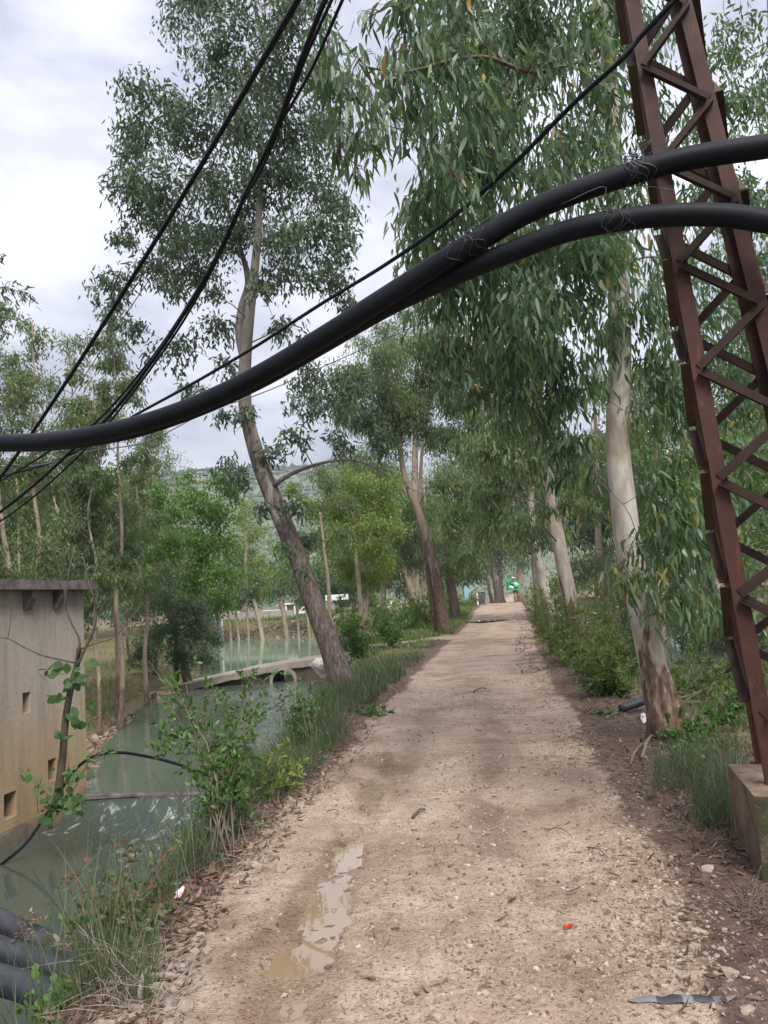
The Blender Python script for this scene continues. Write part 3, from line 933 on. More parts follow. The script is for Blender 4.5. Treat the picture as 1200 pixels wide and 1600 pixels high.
# ------------------------------------------------------------------ left pump house
def pump_house():
    m, n, l, b = new_mat('stained_plaster')
    tc = n.new('ShaderNodeTexCoord'); v = tc.outputs['Object']
    sep = n.new('ShaderNodeSeparateXYZ'); l.new(v, sep.inputs[0])
    mr = N(n, 'ShaderNodeMapRange'); mr.inputs[1].default_value = -1.2; mr.inputs[2].default_value = 2.1
    l.new(sep.outputs[2], mr.inputs[0])
    mp = N(n, 'ShaderNodeMapping'); mp.inputs['Scale'].default_value = (2.5, 2.5, .35); l.new(v, mp.inputs[0])
    streak = noise_tex(n, l, 2.2, 6, .6, mp.outputs[0], .3)
    blot = noise_tex(n, l, 1.3, 6, .65, v)
    hgt = math_n(n, l, 'ADD', mr.outputs[0], math_n(n, l, 'MULTIPLY', math_n(n, l, 'SUBTRACT', blot, .5), .45))
    r = ramp(n, [(0, (.15, .105, .065)), (.10, (.37, .265, .155)), (.38, (.40, .31, .21)), (.58, (.39, .335, .28)), (.85, (.38, .335, .295)), (1, (.22, .195, .175))])
    l.new(hgt, r.inputs[0])
    sr = ramp(n, [(.28, (.55, .50, .46)), (.5, (1, 1, 1)), (.75, (1.12, 1.1, 1.08))]); l.new(streak, sr.inputs[0])
    fine = noise_tex(n, l, 30, 5, .7, v)
    fr = ramp(n, [(.3, (.85, .85, .85)), (.6, (1.08, 1.08, 1.08))]); l.new(fine, fr.inputs[0])
    col = mixc(n, l, .5, r.outputs[0], sr.outputs[0], 'MULTIPLY')
    l.new(mixc(n, l, 1, col, fr.outputs[0], 'MULTIPLY'), b.inputs['Base Color'])
    b.inputs['Roughness'].default_value = .9; b.inputs['Specular IOR Level'].default_value = .2
    bump(n, l, math_n(n, l, 'ADD', fine, blot), .35, .012, b)
    plaster = m
    A = np.array([-4.50, 11.36]); d = np.array([-.33, -1.77]); d /= np.linalg.norm(d); nrm = np.array([-d[1], d[0]])
    nrm = nrm if nrm[0] > 0 else -nrm
    LEN, Z0, Z1, DEP = 6.6, -1.75, 1.98, 3.2

    def P(s, z, off=0.0):
        q = A + d * s + nrm * off
        return (q[0], q[1], z)

    def hit(px, py):
        rd = ray(px, py); o = np.array([0, 0, EYE])
        t = np.dot(A - o[:2], nrm) / np.dot(rd[:2], nrm)
        p = o + rd * t
        return float(np.dot(p[:2] - A, d)), p[2]

    root = empty('pump_house', P(LEN / 2, -.6, -DEP / 2), 'grey and tan stained plaster pump house at the canal edge', 'building')
    holes = []
    for (x0, y0, x1, y1) in ((35, 1083, 48, 1113), (75, 1188, 88, 1218), (6, 1242, 26, 1274)):
        s1, za = hit(x0, y0); s0, zb = hit(x1, y1)
        holes.append((min(s0, s1), max(s0, s1), min(za, zb), max(za, zb)))
    # the waterside wall, with the openings cut through it and a reveal behind each
    S = sorted({0, LEN, *[h[0] for h in holes], *[h[1] for h in holes], *np.arange(.3, LEN, .3)})
    Zs = sorted({Z0, Z1, *[h[2] for h in holes], *[h[3] for h in holes], *np.arange(-1.5, 1.9, .3)})
    wall = MB()
    for i in range(len(S) - 1):
        for j in range(len(Zs) - 1):
            sc, zc = (S[i] + S[i + 1]) / 2, (Zs[j] + Zs[j + 1]) / 2
            if any(h[0] < sc < h[1] and h[2] < zc < h[3] for h in holes): continue
            wall.add([P(S[i], Zs[j]), P(S[i], Zs[j + 1]), P(S[i + 1], Zs[j + 1]), P(S[i + 1], Zs[j])], [(0, 1, 2, 3)])
    wall.add([P(0, Z0), P(0, Z1), P(0, Z1, -DEP), P(0, Z0, -DEP)], [(0, 3, 2, 1)])
    wall.add([P(LEN, Z0), P(LEN, Z1), P(LEN, Z1, -DEP), P(LEN, Z0, -DEP)], [(0, 1, 2, 3)])
    wall.add([P(0, Z0, -DEP), P(0, Z1, -DEP), P(LEN, Z1, -DEP), P(LEN, Z0, -DEP)], [(0, 1, 2, 3)])
    link('wall', wall.mesh('wall', False), plaster, root)
    for h in holes:
        w = MB(); r_ = .16
        a, b_, c, e_ = h
        q = [(a, c), (b_, c), (b_, e_), (a, e_)]
        for k in range(4):
            (s0, z0), (s1, z1) = q[k], q[(k + 1) % 4]
            w.add([P(s0, z0, .001), P(s1, z1, .001), P(s1, z1, -r_), P(s0, z0, -r_)], [(0, 1, 2, 3)])
        o = link('window', w.mesh('window', False), plaster, root)
        k = MB(); k.add([P(a, c, -r_), P(b_, c, -r_), P(b_, e_, -r_), P(a, e_, -r_)], [(0, 1, 2, 3)])
        link('shutter', k.mesh('shutter', False), M_board, o)
        g = MB(); g.prism(P((a + b_) / 2, c + .004, -r_ + .02), P((a + b_) / 2, e_ - .004, -r_ + .02), [(-.012, -.012), (.012, -.012), (.012, .012), (-.012, .012)], np.array([d[0], d[1], 0]), np.array([nrm[0], nrm[1], 0]))
        link('bar', g.mesh('bar', False), M_dark, o)
    # roof slab with overhang and a weathered edge
    sl = MB(); nseg = 22; top = []; rs = np.random.default_rng(4)
    ss = np.linspace(-.10, LEN + .2, nseg)
    for s in ss:
        t = .13 + rs.normal() * .006; o_ = .17 + rs.normal() * .008
        top.append([P(s, Z1 + .002, o_), P(s, Z1 + t, o_ - .01), P(s, Z1 + t, -DEP - .15), P(s, Z1 + .002, -DEP - .15)])
    for i in range(nseg - 1):
        for k in range(4):
            sl.add([top[i][k], top[i][(k + 1) % 4], top[i + 1][(k + 1) % 4], top[i + 1][k]], [(0, 1, 2, 3)])
    sl.add(top[0], [(0, 1, 2, 3)]); sl.add(top[-1], [(3, 2, 1, 0)])
    link('roof_slab', sl.mesh('roof_slab', False), M_slab, root)
    for (px, py) in ((40, 950), (86, 948)):
        s, z = hit(px, py)
        w = MB(); hw = .05
        prof = [(-.02, Z1 - .003), (.13, Z1 - .003), (.13, Z1 - .10), (.05, Z1 - .26), (-.02, Z1 - .26)]
        V = [P(s - hw, z_, o_) for (o_, z_) in prof] + [P(s + hw, z_, o_) for (o_, z_) in prof]
        k = len(prof)
        w.add(V, [tuple(range(k)), tuple(range(2 * k - 1, k - 1, -1))] + [(i, k + i, k + (i + 1) % k, (i + 1) % k) for i in range(k)])
        link('corbel', w.mesh('corbel', False), M_slab, root)
    # low footing ledge where the wall meets the water
    f = MB(); nn = 16
    for i in range(nn):
        s0, s1 = LEN * i / nn, LEN * (i + 1) / nn
        V = [P(s0, -1.3, 0.002), P(s0, -1.3, .10), P(s0, -.96 + .01 * math.sin(i * 2.1), .075), P(s0, -.93, .002), P(s1, -1.3, .002), P(s1, -1.3, .10), P(s1, -.96 + .01 * math.sin(i * 2.1 + 2.1), .075), P(s1, -.93, .002)]
        f.add(V, [(1, 2, 6, 5), (2, 3, 7, 6)] + ([(0, 3, 2, 1)] if i == 0 else []))
    link('footing', f.mesh('footing', True), M_footing, root)
    return P


M_slab = plain_mat('weathered_roof_concrete', (.07, .062, .058), (.19, .17, .16), 6, .95, .7, .015, 0, .1)
M_footing = plain_mat('wet_algae_concrete', (.05, .045, .03), (.13, .105, .07), 6, .6, .5, .01)
M_board = plain_mat('old_boarding', (.07, .06, .05), (.13, .105, .085), 4, .85, .3)
wallP = pump_house()

# ------------------------------------------------------------------ culvert bridge
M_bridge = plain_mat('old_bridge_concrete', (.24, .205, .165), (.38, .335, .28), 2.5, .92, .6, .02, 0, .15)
M_bridge_dark = plain_mat('shaded_bridge_concrete', (.06, .048, .038), (.14, .11, .088), 3, .85, .6, .02, 0, .2)  # dark colour stands in for shade below the slab and inside the pipe


def culvert_bridge():
    yA = 25.55
    root = empty('culvert_bridge', (-4.2, yA, -.9), 'low concrete slab bridge over a round culvert pipe', 'bridge')
    # deck outline from the photo: front top edge, left end low, right end higher
    front = [tuple(at(px, py, d)) for (px, py, d) in ((262, 1077, 25.0), (293, 1068, 25.2), (353, 1055, 25.45), (396, 1045, 25.5), (457, 1035, 25.55), (508, 1027, 25.7), (560, 1021, 25.9))]
    deck = MB()
    F = curve(front, 26); rs = np.random.default_rng(2)
    sec = []
    for i, p in enumerate(F):
        th = .215 + rs.normal() * .015; dz = rs.normal() * .008
        sec.append([(p[0], p[1], p[2] - th), (p[0], p[1] - .02 + rs.normal() * .01, p[2] + dz), (p[0], p[1] + 1.5, p[2] + dz + .02), (p[0], p[1] + 1.5, p[2] - th)])
    for i in range(len(sec) - 1):
        for k in range(4): deck.add([sec[i][k], sec[i + 1][k], sec[i + 1][(k + 1) % 4], sec[i][(k + 1) % 4]], [(0, 1, 2, 3)])
    deck.add(sec[0], [(0, 1, 2, 3)]); deck.add(sec[-1], [(3, 2, 1, 0)])
    link('deck', deck.mesh('deck', False), M_bridge, root)
    cx, cz, R, r = -3.62, -.90, .45, .35
    # head wall with the round hole left open
    hw = MB(); ang = np.linspace(0, math.pi, 25)
    x0, x1 = -7.3, -.9
    arc = [(cx + R * math.cos(a), cz + R * math.sin(a)) for a in ang]      # right to left
    yw = yA + .14
    topz = lambda x: float(np.interp(x, F[:, 0], F[:, 2])) - .215
    for i in range(24):
        (xa, za), (xb, zb) = arc[i], arc[i + 1]
        hw.add([(xa, yw, za), (xb, yw, zb), (xb, yw, topz(xb)), (xa, yw, topz(xa))], [(0, 1, 2, 3)])
    for (xa, xb) in [(x0 + k * (cx - R - x0) / 8, x0 + (k + 1) * (cx - R - x0) / 8) for k in range(8)] + [(cx + R + k * (x1 - cx - R) / 6, cx + R + (k + 1) * (x1 - cx - R) / 6) for k in range(6)]:
        hw.add([(xa, yw, -1.7), (xb, yw, -1.7), (xb, yw, topz(xb)), (xa, yw, topz(xa))], [(0, 1, 2, 3)])
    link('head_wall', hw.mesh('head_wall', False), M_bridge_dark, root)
    ring = MB(); ns = 36
    yy = [yA - .04, yA - .04, yA + 1.6, yA + 1.6]; rr = [R, r, r, R]
    for i in range(ns):
        a, b_ = 2 * math.pi * i / ns, 2 * math.pi * (i + 1) / ns
        for k in range(4):
            k2 = (k + 1) % 4
            q = [(cx + rr[j] * math.cos(t), yy[j], cz + rr[j] * math.sin(t)) for (j, t) in ((k, a), (k, b_), (k2, b_), (k2, a))]
            ring.add(q, [(0, 1, 2, 3)])
    cp = link('culvert_pipe', ring.mesh('culvert_pipe', False), M_bridge, root)
    bore = MB()
    for i in range(ns):
        a, b_ = 2 * math.pi * i / ns, 2 * math.pi * (i + 1) / ns
        bore.add([(cx + (r - .004) * math.cos(t), y_, cz + (r - .004) * math.sin(t)) for (y_, t) in ((yA - .02, a), (yA - .02, b_), (yA + 2.6, b_), (yA + 2.6, a))], [(0, 1, 2, 3)])
    link('bore', bore.mesh('bore', True), M_bridge_dark, cp)  # inner lining coloured dark, the shade of the pipe interior painted in


culvert_bridge()


# ------------------------------------------------------------------ stones
def rock_mesh(name, seed, flat=.6, sub=2, rough=.22):
    import bmesh
    bm = bmesh.new(); bmesh.ops.create_icosphere(bm, subdivisions=sub, radius=1)
    r = random.Random(seed)
    pl = [(Vector((r.gauss(0, 1), r.gauss(0, 1), r.gauss(0, 1))).normalized(), .62 + .3 * r.random()) for _ in range(9)]
    sc = Vector((1, .62 + .3 * r.random(), flat * (.8 + .4 * r.random())))
    for v in bm.verts:
        p = v.co.copy()
        for (nn, dd) in pl:
            k = p.dot(nn)
            if k > dd: p -= nn * (k - dd)
        p *= 1 + r.gauss(0, rough * .18)
        v.co = Vector((p.x * sc.x, p.y * sc.y, p.z * sc.z))
    me = bpy.data.meshes.new(name); bm.to_mesh(me); bm.free()
    return me


M['stone'] = plain_mat('pale_limestone', (.25, .195, .15), (.43, .36, .29), 2.0, .88, .5, .05, 0, .2)
M['rock'] = plain_mat('grey_boulder', (.36, .33, .31), (.58, .55, .52), 2.0, .9, .6, .05, 0, .2)
rock_shapes = [rock_mesh('stone', k, .55, 1) for k in range(7)]
for me in rock_shapes: me.materials.append(M['stone'])


def stone(x, y, size, label, group, sink=.35, mesh=None):
    o = bpy.data.objects.new('stone', mesh or rock_shapes[rng.integers(0, 7)])
    COL.objects.link(o)
    o.scale = (size, size * (.8 + .4 * rng.random()), size * (.7 + .4 * rng.random()))
    o.rotation_euler = (rng.normal() * .2, rng.normal() * .2, rng.uniform(0, 6.28))
    o.location = (x, y, ground_z(x, y) + size * .5 * (1 - 2 * sink) * .6)
    return tag(o, label, 'stone', group)


# boulder beside the leaning trunk
bc = at(503, 1042, 24.4)
o = bpy.data.objects.new('boulder', rock_mesh('boulder', 99, .75, 3)); o.data.materials.append(M['rock']); COL.objects.link(o)
o.location = tuple(bc); o.scale = (.42, .40, .38); o.rotation_euler = (.1, .2, .6)
tag(o, 'pale grey boulder wedged between bridge and leaning trunk', 'boulder')

big = [(668, 1566, .05), (682, 1588, .042), (712, 1490, .034), (714, 1503, .036), (708, 1529, .035), (1092, 1457, .05), (1048, 1412, .055), (1107, 1360, .055), (1140, 1520, .055), (1085, 1483, .04),
       (289, 1525, .055), (268, 1513, .04), (243, 1553, .075), (290, 1575, .06), (270, 1508, .035), (1168, 1583, .04), (690, 1477, .03), (620, 1530, .03), (1060, 1560, .035), (905, 1512, .035)]
big_labels = ['large pale stone left of the scuffed buried pipe', 'flat pale stone just below the large one at the bottom edge', 'upper one of two touching stones right of the red scrap', 'lower one of two touching stones right of the red scrap', 'pale flat stone below the two touching stones', 'broad flat stone above the right end of the buried pipe', 'long pale stone on the dirt left of the plinth foot', 'white angular stone close beside the plinth wall', 'pale stone at the right edge under the plinth corner', 'pale stone between plinth foot and buried pipe',
              'reddish round stone at the left edge under the red tipped shrub', 'small stone left of the reddish round one', 'biggest stone at the lower left corner of the track', 'pale stone beside the dead root at lower left', 'small pale stone above the reddish round one', 'stone at the bottom right corner of the track', 'small pale stone right below the red scrap', 'small stone in the gravel above the large pale one', 'stone lying against the upper side of the buried pipe', 'flat tan stone in mid gravel under the curled leaf']
for (px, py, s), lab in zip(big, big_labels):
    p = ground_hit(px, py)
    stone(p[0], p[1], s * .9, lab, 'larger stones along the track')
k = 0
while k < 130:
    px, py = rng.uniform(620, 1190), 1240 + 350 * rng.random() ** .8
    if rng.random() > (.25 + .75 * math.exp(-((px - (1010 + (py - 1400) * .25)) / 120) ** 2)): continue
    p = ground_hit(px, py)
    stone(p[0], p[1], rng.uniform(.010, .024), 'small pale limestone chip on the gravel track', 'stone chips on the gravel')
    k += 1
for k in range(60):
    px, py = rng.uniform(205, 330), rng.uniform(1450, 1595)
    if px > 205 + (1595 - py) * .6 + 75: continue
    p = ground_hit(px, py)
    stone(p[0], p[1], rng.uniform(.015, .04), 'small stone at the left edge of the track', 'stones along the left edge')


def rocks_stuff(name, label, pts, sizes, mat, parent_kind='stuff', flat=.7, cat='gravel'):
    """many little chips as one mesh: eight uneven corners each"""
    box = np.array([(x, y, z) for x in (-1, 1) for y in (-1, 1) for z in (-1, 1)]) * .62
    fp = np.array([(0, 1, 3), (0, 3, 2), (4, 6, 7), (4, 7, 5), (0, 4, 5), (0, 5, 1), (2, 3, 7), (2, 7, 6), (0, 2, 6), (0, 6, 4), (1, 5, 7), (1, 7, 3)])
    n = len(pts)
    V = box[None] * (1 + .34 * rng.normal(size=(n, 8, 1)).clip(-1.7, 1.7)) + rng.normal(size=(n, 8, 3)) * .14
    V[:, 1::2, :2] *= rng.uniform(.45, .9, (n, 1, 1))
    V = V * np.stack([np.ones(n), rng.uniform(.55, 1, n), rng.uniform(.4, .85, n) * flat], -1)[:, None, :]
    a = rng.uniform(0, 6.28, n); c, s_ = np.cos(a), np.sin(a)
    x = V[..., 0] * c[:, None] - V[..., 1] * s_[:, None]; y = V[..., 0] * s_[:, None] + V[..., 1] * c[:, None]
    V = np.stack([x, y, V[..., 2]], -1) * np.asarray(sizes)[:, None, None] + np.asarray(pts)[:, None, :]
    loops = (np.arange(n)[:, None] * 8 + fp.ravel()[None]).ravel()
    me = mesh_np(name, V.reshape(-1, 3), loops, np.arange(n * 12) * 3, np.full(n * 12, 3), {'tint': np.repeat(rng.random(n), 8)}, False)
    return tag(link(name, me, mat), label, cat, None, 'stuff')


def tint_mat(name, stops, rough=.88):
    m, n, l, b = new_mat(name)
    r = ramp(n, stops); l.new(attr(n, 'tint'), r.inputs[0])
    tc = n.new('ShaderNodeTexCoord')
    f = noise_tex(n, l, 40, 3, .6, tc.outputs['Object'])
    l.new(mixc(n, l, .5, r.outputs[0], mixc(n, l, f, (.6, .6, .6), (1.3, 1.3, 1.3)), 'MULTIPLY'), b.inputs['Base Color'])
    b.inputs['Roughness'].default_value = rough; b.inputs['Specular IOR Level'].default_value = .25
    return m


M['gravel'] = tint_mat('mixed_gravel', [(0, (.12, .078, .056)), (.35, (.21, .15, .108)), (.75, (.30, .23, .172)), (.95, (.37, .30, .235)), (1, (.45, .39, .32))])
M['rubble'] = tint_mat('bank_rubble', [(0, (.17, .115, .085)), (.5, (.31, .24, .185)), (1, (.45, .385, .32))])
n0 = 33000
yy = 2.7 * np.exp(rng.random(n0) * math.log(16 / 2.7)); 
q = rng.beta(1.1, 1.0, n0) * 1.42 - .22
q = np.where(rng.random(n0) < .33, rng.normal(.93, .07, n0), q)
xl, xr = road_l(yy), road_r(yy)
xx = xl + q * (xr - xl)
dens = fbm(xx * 1.7, yy * 1.1, 71)
keep = (rng.random(n0) < smooth(.30, .60, dens) * (.5 + .5 * smooth(.28, .6, q)) + .10) & (puddle_field(xx, yy) < .30)
xx, yy = xx[keep], yy[keep]
sz = np.clip(np.exp(rng.normal(-4.72, .52, len(xx))), .0035, .023)
zz = terrain(xx, yy) + sz * .02
rocks_stuff('gravel', 'loose pale crushed stone scattered over the track', np.stack([xx, yy, zz], -1), sz, M['gravel'])


M['bank_rubble'] = tint_mat('brown_bank_rubble', [(0, (.10, .06, .045)), (.5, (.19, .135, .10)), (1, (.33, .26, .205))])


def band(n, pts, wid, smin, smax, name, label, mat='rubble'):
    C = curve(pts, 60); i = rng.integers(0, 60, n)
    x = C[i, 0] + rng.normal(size=n) * wid; y = C[i, 1] + rng.normal(size=n) * wid
    s = rng.uniform(smin, smax, n)
    z = terrain(x, y) + s * .3
    rocks_stuff(name, label, np.stack([x, y, z], -1), s, M[mat], cat='rubble')


band(620, [(-15, 62.0), (-9, 60.3), (-5, 57.9), (-4.2, 55)], .32, .09, .24, 'rubble', 'tumbled brown stones along the far pond bank')
band(420, [(-4.9, 12.6), (-5.6, 14.3), (-6.1, 16.5), (-6.7, 19.5)], .22, .03, .11, 'rubble', 'brown stones along the left canal waterline', 'bank_rubble')
band(200, [(-7.1, 22.8), (-6.8, 24.6), (-6.4, 25)], .25, .05, .2, 'rubble', 'stones heaped at the left end of the bridge', 'bank_rubble')
p = ground_hit(655, 988)
band(240, [(p[0] - 1.6, p[1] + .4), (p[0] - .3, p[1]), (p[0] + 1.0, p[1] - .5)], .25, .06, .17, 'rubble', 'low heap of broken stones beside the dark trunk')
band(90, [(-1.9, 24.2), (-1.6, 23.6)], .18, .05, .16, 'rubble', 'brown stones heaped under the pale boulder')

# ------------------------------------------------------------------ lattice tower and its plinth
def rusty(name, c1, c2, spot, rough):
    m = plain_mat(name, c1, c2, 5, rough, .3, .004, 0, .3)
    n, l = m.node_tree.nodes, m.node_tree.links; b = n['Principled BSDF']
    src = b.inputs['Base Color'].links[0].from_socket
    tc = n.new('ShaderNodeTexCoord'); mp = N(n, 'ShaderNodeMapping'); mp.inputs['Scale'].default_value = (1, 1, .3); l.new(tc.outputs['Object'], mp.inputs[0])
    f = ramp_fac(n, l, noise_tex(n, l, 16, 7, .72, mp.outputs[0], .4), .55, .68)
    f2 = ramp_fac(n, l, noise_tex(n, l, 45, 4, .7, tc.outputs['Object']), .60, .66)
    c = mixc(n, l, math_n(n, l, 'MULTIPLY', f, .75), src, spot)
    l.new(mixc(n, l, math_n(n, l, 'MULTIPLY', f2, .6), c, (.012, .008, .007)), b.inputs['Base Color'])
    return m


M['rust'] = rusty('red_oxide_flaking_steel', (.034, .0118, .0085), (.060, .0215, .0145), (.105, .042, .020), .62)
M['rust_dull'] = plain_mat('dull_rusty_steel', (.016, .0075, .006), (.042, .019, .012), 7, .7, .3, .003, 0, .3)
M['rust_tan'] = plain_mat('dusty_tan_steel', (.055, .038, .024), (.095, .066, .040), 6, .75, .3, .003, 0, .25)


def vec(a): return np.array(a, float)


DL = vec((math.sin(math.radians(20)), math.cos(math.radians(20)), 0)); DF = vec((DL[1], -DL[0], 0))


def plinth():
    c0 = vec(at(1179, 1245, 4.25)); zt = c0[2]
    root = empty('tower_plinth', (c0[0] + .4, c0[1] + .3, 0), 'rough cast concrete plinth under the rusty lattice tower', 'plinth')
    mb = MB(); rs = np.random.default_rng(5); n = 9
    dl = vec((.24, .97, 0)); df = vec((.97, -.24, 0))
    a = vec((c0[0], c0[1], 0)); W, Dp = 1.0, .78
    def face(o, du, dv, nu, nv, out):
        g = [[o + du * (i / nu) + dv * (j / nv) + out * (rs.normal() * .006 if 0 < i < nu and 0 < j < nv else 0) for i in range(nu + 1)] for j in range(nv + 1)]
        V = [p for row in g for p in row]
        mb.add(V, [(j * (nu + 1) + i, j * (nu + 1) + i + 1, (j + 1) * (nu + 1) + i + 1, (j + 1) * (nu + 1) + i) for j in range(nv) for i in range(nu)])
    low = vec((0, 0, -.35)); up = vec((0, 0, zt + .35))
    face(a + low + dl * Dp, -dl * Dp, up, 12, 10, -df)
    face(a + low, df * W, up, 12, 10, -dl)
    face(a + low + df * W, dl * Dp, up, 6, 6, df)
    face(a + low + df * W + dl * Dp, -df * W, up, 6, 6, dl)
    face(a + vec((0, 0, zt)), df * W, dl * Dp, 14, 12, vec((0, 0, 1.4)))
    m, n_, l, b = new_mat('mossy_rough_concrete')
    tc = n_.new('ShaderNodeTexCoord'); v = tc.outputs['Object']
    f = noise_tex(n_, l, 5, 7, .65, v); f2 = noise_tex(n_, l, 38, 5, .7, v)
    r = ramp(n_, [(.3, (.11, .078, .056)), (.5, (.19, .14, .10)), (.7, (.25, .20, .155))]); l.new(f, r.inputs[0])
    g = N(n_, 'ShaderNodeNewGeometry'); sp = N(n_, 'ShaderNodeSeparateXYZ'); l.new(g.outputs['True Normal'], sp.inputs[0])
    mossk = math_n(n_, l, 'MULTIPLY', math_n(n_, l, 'LESS_THAN', sp.outputs[1], -.5), ramp_fac(n_, l, f, .32, .48))
    col = mixc(n_, l, math_n(n_, l, 'MULTIPLY', mossk, .85), r.outputs[0], (.035, .045, .022))
    l.new(mixc(n_, l, .6, col, mixc(n_, l, f2, (.5, .5, .5), (1.35, 1.35, 1.35)), 'MULTIPLY'), b.inputs['Base Color'])
    b.inputs['Roughness'].default_value = .95; b.inputs['Specular IOR Level'].default_value = .1
    bump(n_, l, f2, .9, .02, b)
    link('block', mb.mesh('block', False), m, root)
    return zt


ZP = plinth()


def lattice_tower():
    Bc = vec(at(1198, 1230, 4.47)); Bc[2] = ZP - .02
    # the near left leg runs through these photo points; distance grows a little with height
    T1 = vec(at(977, 0, 4.72))
    ext = 1.35
    up = (T1 - Bc) / (T1[2] - Bc[2])
    zt = Bc[2] + (T1[2] - Bc[2]) * ext
    span0, span1 = .60, .60 - .215 * ext
    def corner(i, j, z):
        k = (z - Bc[2]) / (zt - Bc[2])
        s = span0 + (span1 - span0) * k
        return Bc + up * (z - Bc[2]) + DF * (s * i) + DL * (s * j)
    root = empty('lattice_tower', tuple(Bc + DF * .3 + DL * .3), 'rusty red brown steel lattice tower carrying the black pipes', 'tower')
    fl, th = .088, .011
    def leg(i, j):
        sx, sy = (1 if i == 0 else -1), (1 if j == 0 else -1)
        X_, Y_ = DF * sx, DL * sy
        sec = [(0, 0), (fl, 0), (fl, th), (th, th), (th, fl), (0, fl)]
        mb = MB(); mb.prism(corner(i, j, Bc[2]), corner(i, j, zt), sec, X_, Y_)
        link('leg', mb.mesh('leg', False), M['rust'], root)
    for i in (0, 1):
        for j in (0, 1): leg(i, j)
    def brace(P0, P1, out, mat, w=.055):
        d = (P1 - P0) / np.linalg.norm(P1 - P0)
        s = np.cross(d, out); s /= np.linalg.norm(s)
        if s[2] < 0: s = -s
        o2 = np.cross(s, d)
        if np.dot(o2, out) < 0: o2 = -o2
        t = .006
        # angle iron: one flange flat on the face, the other standing outwards along its lower edge
        sec = [(-w / 2, 0), (w / 2, 0), (w / 2, t), (-w / 2 + t, t), (-w / 2 + t, w * .9), (-w / 2, w * .9)]
        mb = MB(); mb.prism(P0 + out * .002, P1 + out * .002, sec, s, o2)
        link('brace', mb.mesh('brace', False), mat, root)
    zs = []
    z = Bc[2] + .42
    while z < zt - .2:
        zs.append(z); z += .345
    def on(i, j, z, ax, inset=.045):
        s = 1 if (i if ax == 'F' else j) == 0 else -1
        return corner(i, j, z) + (DF if ax == 'F' else DL) * (inset * s)
    for k in range(len(zs) - 1):
        a, b_ = k % 2, (k + 1) % 2
        z0, z1 = zs[k] + .012, zs[k + 1] - .012
        # zig-zag on the four faces; the front face starts from the left leg
        brace(on(a, 0, z0 - .03, 'F'), on(b_, 0, z1 - .03, 'F'), -DL, M['rust_dull'])
        brace(on(b_, 1, z0, 'F'), on(a, 1, z1, 'F'), DL, M['rust_dull'], .05)
        brace(on(0, a, z0 + .06, 'L'), on(0, b_, z1 + .06, 'L'), -DF, M['rust_tan'] if k % 2 else M['rust_dull'], .06)
        brace(on(1, b_, z0 + .06, 'L'), on(1, a, z1 + .06, 'L'), DF, M['rust_tan'] if k % 2 else M['rust_dull'], .06)
    for i in (0, 1):
        for j in (0, 1):
            mb = MB(); c = corner(i, j, Bc[2] + .006) + DF * (.05 if i == 0 else -.05) + DL * (.05 if j == 0 else -.05)
            Mx = Matrix(((DF[0], DL[0], 0), (DF[1], DL[1], 0), (0, 0, 1)))
            mb.box(c, (.16, .16, .012), Mx); link('base_plate', mb.mesh('base_plate', False), M['rust_dull'], root)
    return corner


tower_corner = lattice_tower()

# ------------------------------------------------------------------ black pipes and cables overhead
def black_mat(name, c, rough, spec=.4, dust=.28):
    m, n, l, b = new_mat(name)
    tc = n.new('ShaderNodeTexCoord')
    f = noise_tex(n, l, 6, 6, .65, tc.outputs['Object']); f2 = noise_tex(n, l, 70, 3, .6, tc.outputs['Object'])
    r = ramp(n, [(.35, c), (.72, tuple(x * 1.7 + .002 for x in c))]); l.new(f, r.inputs[0]); l.new(r.outputs[0], b.inputs['Base Color'])
    b.inputs['Specular IOR Level'].default_value = spec
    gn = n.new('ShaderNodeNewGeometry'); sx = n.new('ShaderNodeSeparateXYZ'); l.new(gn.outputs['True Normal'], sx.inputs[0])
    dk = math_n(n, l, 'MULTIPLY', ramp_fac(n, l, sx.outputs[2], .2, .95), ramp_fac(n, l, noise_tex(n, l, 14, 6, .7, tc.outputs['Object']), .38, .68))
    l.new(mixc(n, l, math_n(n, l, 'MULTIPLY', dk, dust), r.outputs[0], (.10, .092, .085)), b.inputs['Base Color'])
    rr = N(n, 'ShaderNodeMapRange'); rr.inputs[3].default_value = rough - .1; rr.inputs[4].default_value = rough + .15
    l.new(f, rr.inputs[0]); l.new(rr.outputs[0], b.inputs['Roughness'])
    bump(n, l, f2, .12, .003, b)
    return m


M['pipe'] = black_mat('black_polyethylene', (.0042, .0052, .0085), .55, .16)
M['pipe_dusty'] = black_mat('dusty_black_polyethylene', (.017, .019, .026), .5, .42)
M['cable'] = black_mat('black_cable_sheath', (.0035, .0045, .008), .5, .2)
M['wire'] = plain_mat('galvanised_binding_wire', (.05, .05, .055), (.12, .12, .13), 8, .5, 0, .01, .6)


def run(name, label, cat, rows, r, mat, n=90, sides=16, group=None, wob=0, pre=(), post=()):
    base = [at(px, py, d) for (px, py, d) in rows]
    if cat in ('cable', 'wire'):                     # the spans carry on well beyond the view
        base = [base[0] + (base[0] - base[1]) * 3.0] + base + [base[-1] + (base[-1] - base[-2]) * 3.0 + vec((0, 0, .25))]
    base = [vec(p) for p in pre] + base + [vec(p) for p in post]
    pts = curve(base, n + 12 * (len(pre) + len(post)))
    mb = MB(); mb.tube(pts, r, sides, wob)
    o = link(name, mb.mesh(name), mat)
    tag(o, label, cat, group)
    return pts, o


